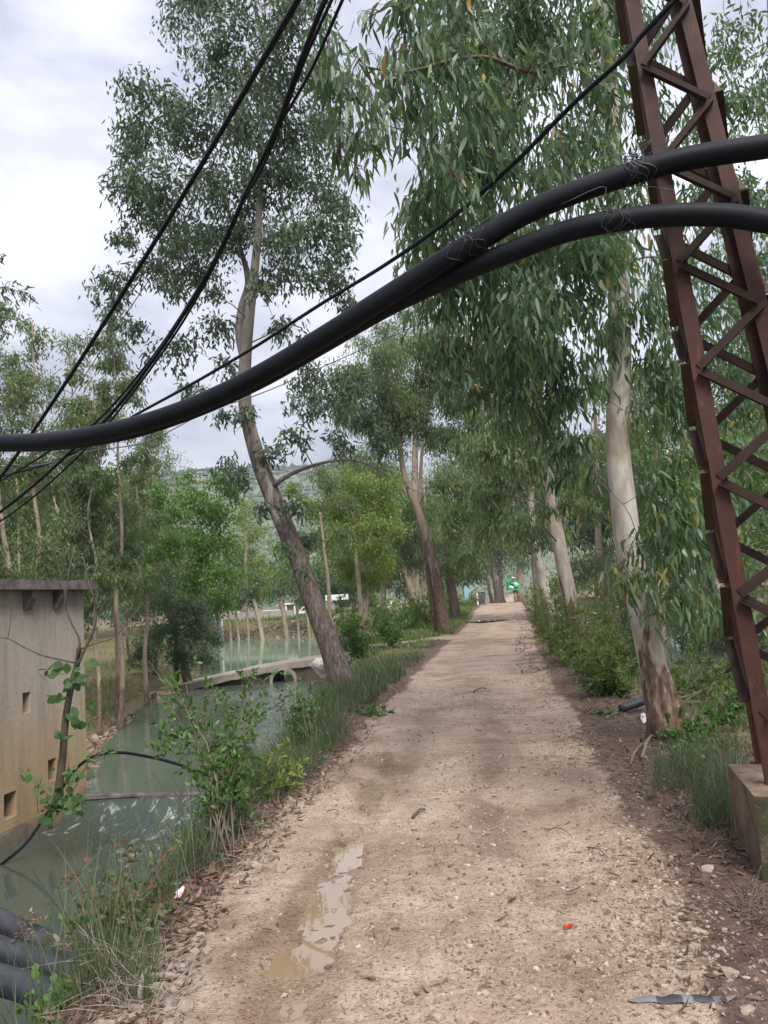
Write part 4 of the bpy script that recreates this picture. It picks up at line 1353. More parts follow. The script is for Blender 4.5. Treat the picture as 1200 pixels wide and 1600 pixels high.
pipe1, _ = run('water_pipe', 'upper thick black pipe arching across the road to the tower', 'pipe',
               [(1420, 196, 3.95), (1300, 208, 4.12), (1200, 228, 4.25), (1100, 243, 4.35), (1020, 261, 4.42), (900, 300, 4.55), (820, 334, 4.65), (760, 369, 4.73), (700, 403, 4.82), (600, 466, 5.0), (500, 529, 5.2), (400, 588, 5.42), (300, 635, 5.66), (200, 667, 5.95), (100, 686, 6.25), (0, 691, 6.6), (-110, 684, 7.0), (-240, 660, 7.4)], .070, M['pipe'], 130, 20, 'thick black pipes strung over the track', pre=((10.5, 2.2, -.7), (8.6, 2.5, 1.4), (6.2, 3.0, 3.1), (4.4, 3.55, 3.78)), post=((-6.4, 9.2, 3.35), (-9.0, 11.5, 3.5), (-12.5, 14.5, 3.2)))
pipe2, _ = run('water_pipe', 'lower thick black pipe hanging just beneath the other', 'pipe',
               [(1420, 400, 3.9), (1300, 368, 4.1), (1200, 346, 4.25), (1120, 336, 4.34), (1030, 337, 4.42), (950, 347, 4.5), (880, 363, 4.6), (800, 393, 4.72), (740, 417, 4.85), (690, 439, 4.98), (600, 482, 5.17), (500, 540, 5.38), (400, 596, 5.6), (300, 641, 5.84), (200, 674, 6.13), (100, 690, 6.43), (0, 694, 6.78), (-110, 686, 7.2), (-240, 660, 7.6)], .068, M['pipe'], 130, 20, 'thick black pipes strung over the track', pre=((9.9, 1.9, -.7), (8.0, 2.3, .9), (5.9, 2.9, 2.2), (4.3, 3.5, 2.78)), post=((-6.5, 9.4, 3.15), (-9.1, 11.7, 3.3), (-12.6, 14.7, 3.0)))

run('cable', 'thick single black cable rising steeply on the left', 'cable',
    [(520, -100, 3.2), (465, 0, 3.55), (400, 112, 3.95), (330, 232, 4.5), (262, 345, 5.1), (200, 445, 5.65), (130, 556, 6.3), (60, 662, 6.95), (0, 747, 7.5), (-80, 850, 8.1)], .0165, M['cable'], 60, 10)
for (dx, dd, lab, r, rows) in (
    (0, 0, 'thicker black cable of the twisted bundle', .0155, [(555, -90, 3.1), (508, 0, 3.5), (468, 100, 4.0), (430, 205, 4.4), (385, 300, 4.9), (335, 408, 5.4), (262, 530, 6.0), (180, 640, 6.6), (125, 692, 7.0), (60, 752, 7.4), (0, 800, 7.8), (-80, 858, 8.3)]),
    (0, 0, 'thin black cable looping beside the twisted bundle', .0095, [(575, -90, 3.15), (535, 0, 3.55), (485, 112, 4.05), (440, 190, 4.45), (402, 262, 4.8), (345, 395, 5.4), (275, 520, 6.05), (187, 640, 6.72), (130, 705, 7.1), (60, 770, 7.5), (0, 815, 7.9), (-80, 870, 8.4)]),
    (0, 0, 'black cable wound around the thicker one of the bundle', .010, [(560, -90, 3.2), (518, 0, 3.6), (470, 108, 4.1), (420, 240, 4.55), (382, 312, 4.95), (350, 380, 5.3), (255, 535, 6.1), (160, 650, 6.75), (100, 690, 7.2), (20, 740, 7.6), (-80, 790, 8.1)])):
    run('cable', lab, 'cable', rows, r, M['cable'], 60, 8)
run('cable', 'black cable running from the tower down behind the pipes', 'cable',
    [(1120, -60, 4.2), (1050, 6, 4.4), (1000, 58, 4.55), (972, 92, 4.62), (900, 158, 4.9), (800, 258, 5.4), (700, 345, 5.95), (600, 415, 6.5), (500, 476, 7.1), (400, 541, 7.7), (300, 600, 8.3), (200, 655, 9.0), (100, 715, 9.7), (0, 745, 10.4), (-60, 760, 10.9)], .017, M['cable'], 80, 8)
run('cable', 'thin pale wire crossing the leaves on the left', 'wire',
    [(480, 10, 6.0), (400, 145, 6.6), (340, 240, 7.2), (260, 395, 8.2), (150, 560, 9.6), (60, 700, 10.8), (0, 790, 11.6), (-40, 850, 12)], .006, M['wire'], 40, 5)
run('cable', 'thin wire sagging below the pipe across the left trees', 'wire',
    [(-30, 722, 9), (60, 727, 9.2), (140, 705, 9.4), (230, 690, 9.6), (330, 640, 9.9), (420, 610, 10.2)], .008, M['wire'], 30, 5)


def binding(px, py, pts, label, n=9, seed=1, up=.12):
    P = pts[int(np.argmin([abs((lambda w: 600 + FPX * np.dot(w, _r) / np.dot(w, _f))(q - vec((0, 0, EYE))) - px) for q in pts]))]
    i = int(np.argmin(np.linalg.norm(pts - P, axis=1)))
    T = pts[i + 1] - pts[i - 1]; T /= np.linalg.norm(T)
    a = np.cross(T, (0, 0, 1)); a /= np.linalg.norm(a); b = np.cross(a, T)
    b = b if b[2] > 0 else -b
    rs = random.Random(seed); mb = MB()
    for k in range(n):
        off = rs.gauss(0, .05); tl = rs.gauss(0, .35); R = .0725 + rs.random() * .008
        loop = []
        for t in np.linspace(0, 2 * math.pi, 26):
            loop.append(P + T * (off + tl * .12 * math.sin(t + k) + .03 * math.sin(3 * t + k)) + a * (R * math.cos(t)) + b * (R * math.sin(t) + max(0, math.sin(t)) * up * rs.random() * .35))
        mb.tube(loop, .0022, 4)
    for k in range(n // 2):                             # loose ends
        s = P + a * rs.gauss(0, .05) + b * .08 + T * rs.gauss(0, .05)
        mb.tube(curve([s, s + T * rs.gauss(0, .12) + b * (.05 + .1 * rs.random()), s + T * rs.gauss(0, .2) + b * .02 - a * .08], 8), .0022, 4)
    o = link('binding_wire', mb.mesh('binding_wire'), M['wire'])
    return tag(o, label, 'wire')


binding(1012, 262, pipe1, 'tangle of grey binding wire around the upper pipe', 8, 3, .18)
binding(958, 345, pipe2, 'grey binding wire looped around the lower pipe', 5, 5, .08)
binding(737, 380, pipe1, 'dark wire tying the two black pipes together', 5, 8, .05)

# pipes resting on the left bank, partly over the water
for rows, lab in (
    ([(-160, 1368, 4.9), (-60, 1412, 4.75), (0, 1441, 4.6), (50, 1465, 4.5), (105, 1489, 4.4), (150, 1518, 4.3)], 'topmost of three fat black pipes on the left bank'),
    ([(-160, 1440, 4.45), (-60, 1466, 4.35), (0, 1485, 4.25), (45, 1498, 4.18), (85, 1511, 4.1), (130, 1540, 4.0)], 'middle of three fat black pipes lying on the left bank'),
    ([(-160, 1500, 4.05), (-60, 1516, 3.95), (0, 1531, 3.88), (40, 1542, 3.82), (68, 1556, 3.76), (100, 1585, 3.7)], 'lowest of three fat black pipes, half hidden in grass')):
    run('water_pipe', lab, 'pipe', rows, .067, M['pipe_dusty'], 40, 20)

# arched hose over the canal
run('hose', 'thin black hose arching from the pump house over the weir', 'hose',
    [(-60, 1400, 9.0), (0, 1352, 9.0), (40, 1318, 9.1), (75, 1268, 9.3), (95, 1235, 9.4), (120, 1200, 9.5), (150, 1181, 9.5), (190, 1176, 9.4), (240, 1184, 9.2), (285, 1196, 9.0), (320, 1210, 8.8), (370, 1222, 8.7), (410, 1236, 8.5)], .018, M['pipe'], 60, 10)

# right bank: two blue-black pipes and a stub of grey pipe
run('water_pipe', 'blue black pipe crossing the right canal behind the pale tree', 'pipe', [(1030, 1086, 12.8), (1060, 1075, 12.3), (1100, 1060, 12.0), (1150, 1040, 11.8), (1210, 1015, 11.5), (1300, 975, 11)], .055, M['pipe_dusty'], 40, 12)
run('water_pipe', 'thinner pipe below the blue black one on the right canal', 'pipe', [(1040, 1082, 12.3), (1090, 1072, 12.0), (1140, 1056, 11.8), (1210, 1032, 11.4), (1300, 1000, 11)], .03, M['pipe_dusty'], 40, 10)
pp = ground_hit(990, 1114)
mb = MB(); d0 = vec((.93, .25, .20)); d0 /= np.linalg.norm(d0)
stub = [vec(pp) + vec((-.16, 0, .06)) + d0 * t for t in np.linspace(0, .5, 8)]
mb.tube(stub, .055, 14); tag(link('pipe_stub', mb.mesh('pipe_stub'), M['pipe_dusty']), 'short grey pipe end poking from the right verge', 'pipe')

# weir log
mb = MB(); Wp = curve([(-4.62, 11.32, -.965), (-4.0, 11.22, -.955), (-3.4, 11.1, -.965), (-2.8, 11.0, -.955), (-2.2, 10.95, -.96), (-1.5, 10.9, -.93)], 30)
mb.tube(Wp - vec((0, 0, .0)), .05 + .008 * np.sin(np.arange(30) * 1.7), 10, .15)
tag(link('weir_log', mb.mesh('weir_log'), plain_mat('wet_dark_wood', (.06, .045, .05), (.17, .135, .14), 7, .45, .6, .02)), 'wet dark log lying across the canal as a weir', 'log')

# ------------------------------------------------------------------ trees
LONG = lambda n, mat, **k: dict(L=.172, W=.030, n=n, t='long', mat=M[mat], droop=.8, sickle=.09, spread=.27, **k)

# near pale eucalyptus right of the track
A_base = ground_hit(1046, 1152)
DA = A_base[1]
A_tr = [(*A_base, .185)] + px_trunk([(1024, 1050, DA, .155), (1003, 955, DA + .05, .142), (985, 870, DA + .1, .135), (973, 780, DA + .1, .135), (965, 690, DA + .1, .13), (968, 600, DA, .118), (968, 480, DA, .118), (963, 330, DA, .10), (957, 190, DA - .1, .085), (950, 40, DA - .2, .07), (940, -130, DA - .2, .055), (930, -330, DA, .035)])
cl = []
rsA = np.random.default_rng(21)
for px in range(690, 1000, 62):
    for py in range(-60, 600, 62):
        left_lim = 655 + max(0, py - 330) * .28
        if px < left_lim: continue
        if py > 520 and px < 750: continue
        if 930 < px < 1000 and py > 500: continue
        cl.append((px + rsA.normal() * 18, py + rsA.normal() * 18, rsA.uniform(5.9, 8.9), rsA.uniform(44, 70)))
cl += [(655, 330, 6.4, 34), (664, 400, 6.5, 38), (700, 470, 6.6, 42), (720, 535, 6.8, 40), (755, 570, 6.9, 44), (800, 575, 7.0, 42), (845, 560, 7.2, 45), (880, 620, 7.2, 40), (895, 690, 7.2, 34), (925, 600, 7.6, 40),
       (880, 745, 7.4, 26), (925, 735, 7.4, 24), (1010, 640, 8.0, 34), (1040, 560, 8.0, 44), (1020, 470, 7.8, 48), (1060, 720, 7.2, 40), (1020, 770, 7.2, 44), (1065, 800, 7.3, 50), (1035, 860, 7.4, 50), (1080, 880, 7.6, 46), (1000, 850, 7.3, 34), (1060, 940, 7.4, 40), (995, 905, 7.2, 34), (1020, 960, 7.2, 32), (970, 895, 7.3, 20), (1110, 780, 7.8, 40), (1130, 860, 8.0, 40),
       (1010, 60, 8.4, 60), (1030, 180, 8.6, 55), (1000, 330, 7.8, 45), (1060, 420, 8.6, 52), (1075, 520, 8.6, 50), (1075, 640, 8.4, 46), (1050, 600, 8.2, 40), (1090, 300, 9, 52), (1110, 820, 8.2, 44), (1120, 940, 8.4, 40), (1085, 960, 8, 36), (1150, 760, 8.6, 40), (1140, 700, 8.8, 36), (700, 600, 6.9, 26), (735, 620, 7, 26), (800, 630, 7.1, 30), (845, 640, 7.2, 30), (860, 700, 7.3, 28), (690, 420, 6.5, 40), (672, 300, 6.2, 34), (720, 340, 6.6, 44), (735, 430, 6.7, 46), (770, 500, 6.9, 46), (700, 540, 6.8, 34), (680, 250, 6.3, 36), (790, 420, 7.2, 46)]
def bare_stem(B):
    # few leaves hang close around the lower stem on the side of the track
    C_ = curve(A_tr, 40)[:, :3]
    q = np.minimum.reduce([np.abs(B[:, 0] / B[:, 1] - c[0] / c[1]) + 3 * np.abs((B[:, 2] - EYE) / B[:, 1] - (c[2] - EYE) / c[1]) for c in C_])
    low = smooth(.30, .22, (B[:, 2] - EYE) / B[:, 1])
    bunch = np.exp(-(((B[:, 2] - EYE) / B[:, 1] - .0) / .045) ** 2)
    return 1 - .93 * low * (1 - .8 * bunch) * smooth(.055, .028, q)


# one long bough reaches over the road towards us
bough_cl = [(930, 70, 6.6, 44), (880, 90, 6.2, 40), (960, 20, 7.2, 44), (835, 100, 6.0, 40), (500, 40, 4.6, 22), (530, 190, 4.7, 30), (525, 240, 4.8, 20), (575, 230, 4.9, 34), (500, 100, 4.55, 24), (620, 10, 5.1, 34), (512, 70, 4.6, 30), (505, 130, 4.7, 34), (545, 150, 4.8, 42), (560, 95, 5.0, 34), (590, 190, 5.0, 48), (545, 215, 4.8, 36), (610, 120, 5.1, 44), (650, 60, 5.3, 50), (655, 150, 5.2, 50), (640, 215, 5.2, 40), (700, 110, 5.5, 55), (700, 40, 5.6, 48), (690, 200, 5.5, 46), (710, 275, 5.6, 42), (755, 70, 6.0, 55), (750, 170, 5.9, 50), (760, 260, 6.0, 46), (640, -20, 5.2, 50), (570, 30, 5.2, 22), (560, 270, 4.9, 22), (672, 255, 5.4, 30), (720, -30, 5.5, 50)]
bough = [tuple(A_tr[-3]), (*at(985, 20, 8.2), .024), (*at(930, 80, 7.0), .021), (*at(870, 108, 6.3), .019), (*at(825, 112, 6.05), .018), (*at(790, 100, 5.9), .017), (*at(755, 88, 5.75), .015), (*at(700, 95, 5.5), .015), (*at(640, 112, 5.2), .011), (*at(570, 105, 5.0), .007)]
tree('eucalyptus_tree', 'tall pale barked eucalyptus with drooping leaves beside the lattice tower', A_tr, px_clumps([(c[0], c[1], c[2], c[3] * 1.12) for c in cl] + bough_cl), LONG(84, 'euc', odd=.02), M['bark_pale'], rough_h=.85, twigs=14, extra_trunks=(bough,), leaf_parts=290, thin=bare_stem, extra_mat=M['twig'])

# tree behind the tower on the right, sparser
cl = []
for k in range(58):
    px, py = rsA.uniform(1060, 1300), rsA.uniform(-80, 680)
    cl.append((px, py, rsA.uniform(9.5, 13.5), rsA.uniform(36, 62)))
cl += [(1150, 640, 10.5, 40), (1130, 700, 10, 30), (1190, 700, 10, 40), (1220, 820, 10, 50), (1180, 560, 10, 36)]
x0 = at(1262, 1040, 11.5)
tree('eucalyptus_tree', 'loose leaved eucalyptus standing behind the lattice tower', [(x0[0], x0[1], ground_z(x0[0], x0[1]), .16)] + px_trunk([(1255, 800, 11.5, .14), (1238, 500, 11.5, .12), (1215, 200, 11.5, .09), (1200, -120, 11.5, .05)]), px_clumps(cl), dict(L=.14, W=.034, n=115, t='mid', mat=M['euc'], droop=.55, odd=.015, sickle=.06), M['bark_pale'], twigs=12)

# leaning tree by the culvert
B_base = ground_hit(543, 1085)
DB = B_base[1]
B_tr = [(*B_base, .205)] + px_trunk([(519, 1020, DB, .185), (493, 950, DB + .1, .172), (469, 880, DB + .2, .165), (448, 830, DB + .2, .158), (424, 770, DB + .3, .15), (404, 720, DB + .3, .14), (390, 670, DB + .3, .128), (382, 620, DB + .2, .115), (383, 560, DB + .1, .105), (390, 490, DB, .09), (398, 420, DB, .075), (405, 330, DB - .1, .06), (408, 220, DB - .1, .045), (412, 100, DB, .032), (415, -20, DB, .02)])
fork = [(*at(384, 572, DB + .1), .08), (*at(374, 520, DB + .2), .075), (*at(378, 480, DB + .3), .07), (*at(388, 440, DB + .4), .06), (*at(376, 390, DB + .6), .045), (*at(350, 310, DB + .8), .03)]
arm = [(*at(428, 758, DB + .2), .045), (*at(460, 738, DB), .034), (*at(510, 722, DB - .3), .026), (*at(560, 720, DB - .5), .020), (*at(610, 745, DB - .7), .013), (*at(660, 772, DB - .9), .008), (*at(690, 776, DB - 1), .005)]
cl = [(300, 40, 0, 55), (380, 10, 0, 60), (450, 40, 0, 60), (340, 110, 0, 60), (420, 110, 0, 65), (490, 120, 0, 50), (400, -60, 0, 60), (480, -40, 0, 55), (320, -40, 0, 45),
      (240, 150, 0, 46), (230, 210, 0, 52), (300, 190, 0, 60), (370, 200, 0, 60), (440, 200, 0, 60), (505, 215, 0, 48), (540, 130, 0, 30),
      (210, 290, 0, 44), (270, 290, 0, 58), (340, 290, 0, 60), (410, 290, 0, 60), (480, 290, 0, 55), (545, 310, 0, 34),
      (222, 355, 0, 46), (300, 370, 0, 55), (370, 375, 0, 50), (450, 370, 0, 55), (520, 380, 0, 50), (556, 395, 0, 28),
      (170, 448, 0, 34), (232, 430, 0, 44), (300, 440, 0, 42), (440, 440, 0, 42), (510, 445, 0, 40), (200, 515, 0, 30), (262, 535, 0, 36), (325, 520, 0, 36), (450, 510, 0, 30),
      (305, 600, 0, 24), (342, 572, 0, 26), (350, 655, 0, 22), (385, 650, 0, 22), (420, 700, 0, 28), (352, 738, 0, 30), (375, 765, 0, 24), (450, 790, 0, 30), (398, 800, 0, 20), (480, 840, 0, 24), (470, 900, 0, 14), (440, 860, 0, 18),
      (500, 630, -.6, 44), (470, 590, -.5, 40), (540, 620, -.8, 42), (470, 680, -.4, 30), (520, 690, -.6, 30), (600, 700, -.8, 26), (560, 660, -.7, 34)]
rsB = np.random.default_rng(33)
cl2 = []
for (px, py, d, r) in cl:
    sp = 1.9 if py < 500 else .6
    cl2.append((px + rsB.normal() * 6, py + rsB.normal() * 6, DB + d + rsB.uniform(-sp, sp), r * (1.14 if py < 560 else 1)))
    if py < 480: cl2.append((px + rsB.normal() * 26, py + rsB.normal() * 26, DB + d + rsB.uniform(-sp, sp), r * .6))
tree('leaning_tree', 'leaning flaky barked eucalyptus between the culvert bridge and the track', B_tr, px_clumps(cl2), dict(L=.135, W=.036, n=170, t='mid', mat=M['euc_dark'], droop=.5, odd=.02, sickle=.05, spread=.20), M['bark_flaky'], rough_h=4.5, twigs=14, extra_trunks=(fork, arm), extra_mat=M['twig_grey'])


def bg_tree(label, rows, clumps, L=.2, W=.045, n=420, mat='euc_far', bark='bark_tan', droop=.6, t='dia', twigs=13, jit=1.6, group=None, name='eucalyptus_tree', rough=1.0, odd=.02, extra=(), twig='twig'):
    """rows: (px, py, dist, radius), first row stands on the ground"""
    g = at(rows[0][0], rows[0][1], rows[0][2])
    base = (g[0], g[1], min(g[2], ground_z(g[0], g[1])) if abs(g[2] - ground_z(g[0], g[1])) > .03 else g[2])
    tr = [(*base, rows[0][3])] + px_trunk(rows[1:])
    ex = [[(*at(px, py, d), r) for (px, py, d, r) in e_] for e_ in extra]
    return tree(name, label, tr, px_clumps(clumps, jit), dict(L=L, W=W, n=n, t=t, mat=M[mat], droop=droop, odd=odd, sickle=.04, twig=twig), M[bark], rough_h=rough, twigs=twigs, group=group, extra_trunks=ex, limb_sides=4)


def cloud(px0, px1, py0, py1, d, k, r0, r1, seed):
    r = np.random.default_rng(seed)
    return [(r.uniform(px0, px1), r.uniform(py0, py1), d + r.uniform(-2, 2), r.uniform(r0, r1)) for _ in range(k)]


# two stemmed tree left of the track
bg_tree('two stemmed eucalyptus with peeling bark left of the bend in the track',
        [(694, 986, 31, .27), (688, 945, 31, .24), (679, 890, 31, .22), (667, 840, 31, .20), (652, 795, 31, .17), (640, 765, 31, .15), (629, 730, 31, .12), (622, 660, 31, .09), (620, 580, 31, .05)],
        [(600, 620, 30, 52), (655, 610, 31, 50), (715, 620, 31, 48), (548, 590, 29, 42), (535, 640, 28, 36), (620, 550, 31, 46), (680, 545, 31, 46), (735, 570, 31, 38), (600, 680, 31, 46), (655, 670, 32.5, 42), (725, 690, 31.5, 44), (560, 650, 29, 36), (705, 755, 29, 38), (725, 820, 29, 36), (735, 870, 29, 28), (740, 760, 30, 34), (690, 500, 32, 30), (580, 740, 29, 34), (620, 640, 31, 46), (690, 580, 31, 44), (750, 660, 30, 34), (600, 560, 30, 36), (712, 880, 32, 20)],
        n=1050, bark='bark_russet', rough=3.2, extra=([(686, 984, 31.3, .20), (676, 930, 31.3, .17), (667, 870, 31.3, .14), (662, 820, 31.3, .11)], [(655, 800, 31, .09), (657, 750, 31, .08), (660, 690, 31, .05)]))
# tall light trees behind
bg_tree('tall airy eucalyptus rising behind the two stemmed tree',
        [(650, 965, 46, .25), (648, 800, 46, .22), (650, 620, 46, .14), (655, 500, 46, .06)],
        [(600, 520, 46, 30), (640, 500, 46, 34), (670, 540, 46, 36), (620, 570, 46, 34), (560, 540, 46, 26), (590, 590, 46, 36), (700, 600, 46, 36), (545, 590, 46, 26), (640, 640, 46, 40), (580, 660, 46, 36), (690, 680, 46, 36), (650, 460, 46, 20), (610, 470, 46, 18), (720, 640, 46, 30)], L=.26, W=.055, n=650)
# yellow green mid trees
bg_tree('yellow green young eucalyptus left of the two stemmed tree',
        [(566, 995, 25, .10), (562, 930, 25, .085), (557, 870, 25, .07), (552, 800, 25, .045)],
        [(520, 780, 25, 34), (560, 765, 25, 40), (600, 800, 25, 40), (505, 830, 25, 32), (550, 835, 25, 38), (590, 860, 25, 30), (600, 885, 25, 24), (580, 900, 25, 24), (540, 885, 25, 26), (480, 790, 26, 24), (455, 770, 26, 20), (580, 830, 25, 34), (530, 800, 25, 34), (610, 830, 25, 28), (560, 900, 25, 20), (600, 760, 25, 30)],
        L=.15, W=.042, n=420, mat='yellow', extra=([(567, 985, 25.2, .07), (574, 930, 25.2, .05), (566, 880, 25.2, .035)],), droop=.5)
bg_tree('slim tan stemmed eucalyptus just right of the leaning trunk',
        [(514, 985, 23, .06), (514, 930, 23, .055), (508, 870, 23, .045), (500, 800, 23, .03)],
        [(495, 800, 23, 26), (520, 760, 23, 26), (480, 850, 23, 18), (530, 830, 23, 20), (500, 740, 23, 24), (540, 790, 23, 22)], L=.14, W=.035, n=260, mat='euc_far', droop=.6)
bg_tree('grey green eucalyptus filling the gap behind the yellow one',
        [(600, 975, 38, .16), (598, 900, 38, .13), (595, 800, 38, .08)],
        [(570, 720, 38, 36), (610, 740, 38, 34), (540, 730, 38, 30), (640, 800, 38, 32), (590, 790, 38, 34), (550, 850, 38, 34), (620, 850, 38, 34), (650, 880, 38, 28), (590, 900, 38, 30), (540, 900, 38, 26), (660, 840, 38, 24)], L=.22, W=.05, n=620)
for (px, py, d, rr, lean, lab) in ((655, 958, 44, .20, -28, 'leaning pale trunk among the green bushes beyond the rubble'), (664, 962, 47, .22, -2, 'straight brown trunk beyond the rubble heap'), (640, 955, 50, .16, 3, 'thin brown trunk farthest behind the rubble heap')):
    bg_tree(lab, [(px + 8, py + 6, d, rr), (px + lean * .4, py - 30, d, rr * .9), (px + lean, py - 90, d, rr * .7)], [(px + lean, py - 110, d, 30), (px + 20, py - 125, d, 30), (px - 20, py - 100, d, 26)], L=.25, W=.055, n=300, group='trunks beyond the rubble heap')
# next trunks along the left edge of the track
bg_tree('dark thick trunk behind the two stemmed tree at the track edge',
        [(714, 974, 39, .28), (707, 930, 39, .25), (700, 880, 39, .22), (696, 800, 39, .15)],
        [(700, 860, 39, 34), (680, 800, 39, 34), (730, 800, 39, 36), (745, 850, 39, 30), (700, 740, 39, 36), (740, 730, 39, 34), (760, 790, 39, 30), (680, 890, 39, 22), (738, 900, 39, 20)], L=.22, W=.05, n=420, bark='bark_dark', mat='euc_far')
bg_tree('thick flaky eucalyptus at the end of the road by the bins',
        [(781, 938, 63, .42), (777, 910, 63, .38), (773, 885, 63, .34), (768, 800, 63, .2)],
        [(770, 865, 62, 26), (755, 870, 62, 20), (790, 850, 62, 24), (745, 840, 62, 28), (780, 810, 62, 34), (815, 840, 62, 26), (750, 790, 62, 34), (800, 780, 62, 34), (770, 740, 62, 36), (820, 880, 61, 16), (735, 895, 62, 14), (820, 800, 62, 28), (800, 720, 62, 30), (755, 710, 62, 30)], L=.34, W=.075, n=300, bark='bark_flaky', rough=2.5, mat='euc_dark')
bg_tree('leaning thin trunk left of the thick tree at the end of the road',
        [(769, 935, 66, .16), (763, 915, 66, .14), (758, 895, 66, .12)], [(745, 880, 66, 20), (735, 850, 66, 26), (760, 840, 66, 26)], L=.34, W=.075, n=260)
# right row along the track
bg_tree('slender pale eucalyptus with dark foot in the right hand shrubs',
        [(906, 1040, 15.8, .19), (898, 975, 15.8, .145), (886, 915, 15.8, .15), (877, 868, 15.8, .145), (868, 820, 15.8, .135), (856, 745, 15.8, .12), (847, 680, 15.8, .105), (838, 600, 15.8, .09), (832, 480, 15.8, .06), (830, 330, 15.8, .03)],
        [(800, 560, 15, 50), (840, 480, 16, 50), (790, 640, 15, 40), (860, 640, 15.5, 36), (770, 700, 14.5, 34), (820, 720, 15, 30), (900, 700, 15, 36), (890, 780, 15, 30), (850, 800, 15.5, 20), (780, 480, 16, 44), (860, 400, 16, 50), (820, 380, 16, 44), (920, 800, 14.5, 26), (760, 780, 15, 26), (800, 660, 15, 40), (840, 560, 15, 44)],
        L=.19, W=.036, n=330, mat='euc_far', bark='bark_pale', rough=1.6, t='mid', droop=.75)
bg_tree('pale trunk leaning left behind the slender one on the right verge',
        [(876, 985, 22, .16), (857, 940, 22, .15), (845, 900, 22, .145), (838, 860, 22, .12), (828, 780, 22, .09), (820, 680, 22, .06)],
        [(800, 740, 22, 46), (760, 760, 23, 40), (830, 690, 22, 44), (780, 690, 23, 44), (850, 740, 22, 34), (800, 810, 22, 40), (760, 830, 23, 32), (840, 830, 22, 30), (740, 700, 23, 34), (820, 620, 22, 40), (780, 620, 23, 38), (870, 830, 21, 28)], L=.2, W=.04, n=430, bark='bark_pale', rough=.8, mat='euc_far', droop=.8)
bg_tree('broad light grey green eucalyptus over the far part of the road',
        [(842, 930, 36, .24), (838, 890, 36, .2), (832, 800, 36, .15), (826, 700, 36, .09)],
        cloud(740, 860, 640, 860, 36, 20, 26, 40, 3), L=.24, W=.05, n=400, droop=.8)
bg_tree('distant eucalyptus closing the view over the road end',
        [(812, 935, 85, .4), (812, 800, 85, .3), (812, 640, 85, .12)], cloud(690, 860, 620, 900, 85, 24, 26, 40, 5), L=.42, W=.10, n=300)
bg_tree('dense tree behind the right canal with bright leaves', [(1150, 1000, 24, .2), (1150, 900, 24, .17), (1150, 760, 24, .1)],
        [(1110, 720, 24, 34), (1150, 700, 24, 36), (1190, 730, 24, 36), (1120, 780, 24, 36), (1170, 790, 24, 36), (1230, 780, 24, 40), (1080, 760, 24, 30), (1140, 850, 24, 36), (1060, 820, 24, 34), (1210, 850, 24, 34), (1230, 700, 24, 36)], L=.15, W=.06, n=430, mat='yellow', name='broadleaf_tree', droop=.3)
for (px, d, lab, s) in ((935, 34, 'eucalyptus across the right canal behind the slender pale trunk', 6), (1030, 30, 'eucalyptus across the right canal behind the near pale trunk', 8), (1120, 34, 'eucalyptus across the right canal seen through the tower', 9)):
    bg_tree(lab, [(px, 1000, d, .2), (px, 860, d, .16), (px - 5, 640, d, .08)], cloud(px - 70, px + 70, 560, 930, d, 22, 28, 42, s), L=.24, W=.055, n=240)

# left stand beyond the canal
stand = [  # base px, py, dist, lean px at top, top py, half width, radius
    (154, 1136, 16.5, -14, 560, 42, .055, 'slim crooked tree nearest the pump house corner'),
    (186, 1112, 17.5, -12, 480, 46, .075, 'tall straight stemmed tree right of the slim crooked one'),
    (183, 1092, 19, -34, 600, 44, .05, 'thin tree leaning left behind the straight stemmed tree'),
    (229, 1072, 21.5, -18, 640, 40, .075, 'pale slender tree on the canal bank left of the conifer bush'),
    (241, 1030, 27, -2, 660, 36, .075, 'thin brown tree directly behind the pale slender one'),
    (120, 1090, 19, -12, 520, 56, .08, 'broad loose tree behind the pump house roof corner'),
    (60, 1080, 17, -10, 500, 60, .09, 'broad loose tree behind the middle of the pump house roof'),
    (5, 1080, 16, -10, 470, 60, .09, 'broad loose tree at the left end of the pump house'),
    (90, 1060, 25, -8, 640, 60, .08, 'grey green tree farther back over the pump house'),
    (30, 1060, 26, -8, 540, 60, .09, 'tall tree farther back at the left behind the pump house'),
    (205, 1040, 29, -4, 720, 44, .07, 'rusty tinged slim tree far back in the left stand'),
    (262, 1010, 38, -6, 690, 40, .09, 'orange tinged slim tree near the hill view'),
    (-60, 1090, 17, -8, 500, 60, .09, 'loose tree beyond the left end of the pump house'),
]
rsS = np.random.default_rng(50)
for (px, py, d, lean, top, hw, r, lab) in stand:
    H_ = py - top
    wv = rsS.normal(size=6) * 6
    rows = [(px, py, d, r * .85)] + [(px + lean * f + wv[i_], py - H_ * f, d, r * .85 * (1 - .85 * f)) for i_, f in enumerate((.12, .27, .42, .58, .74))] + [(px + lean, top, d, r * .12)]
    c = []; lo_ = .34 if px > 150 and d < 25 else .2
    for k in range(24):
        f = lo_ + (1 - lo_) * (k + rsS.random()) / 24
        w = hw * (1.15 - .6 * max(0, f - .55) / .45)
        c.append((px + lean * f + rsS.uniform(-w, w), py - H_ * f, d + rsS.uniform(-1, 1), hw * (.62 - .22 * f) * rsS.uniform(.85, 1.3)))
    bg_tree(lab, rows, c, L=.14, W=.036, n=145, mat='euc_far', bark='bark_tan', odd=.10 if 'tinged' in lab else .025, jit=.6, droop=.5, group='slender trees beyond the canal')
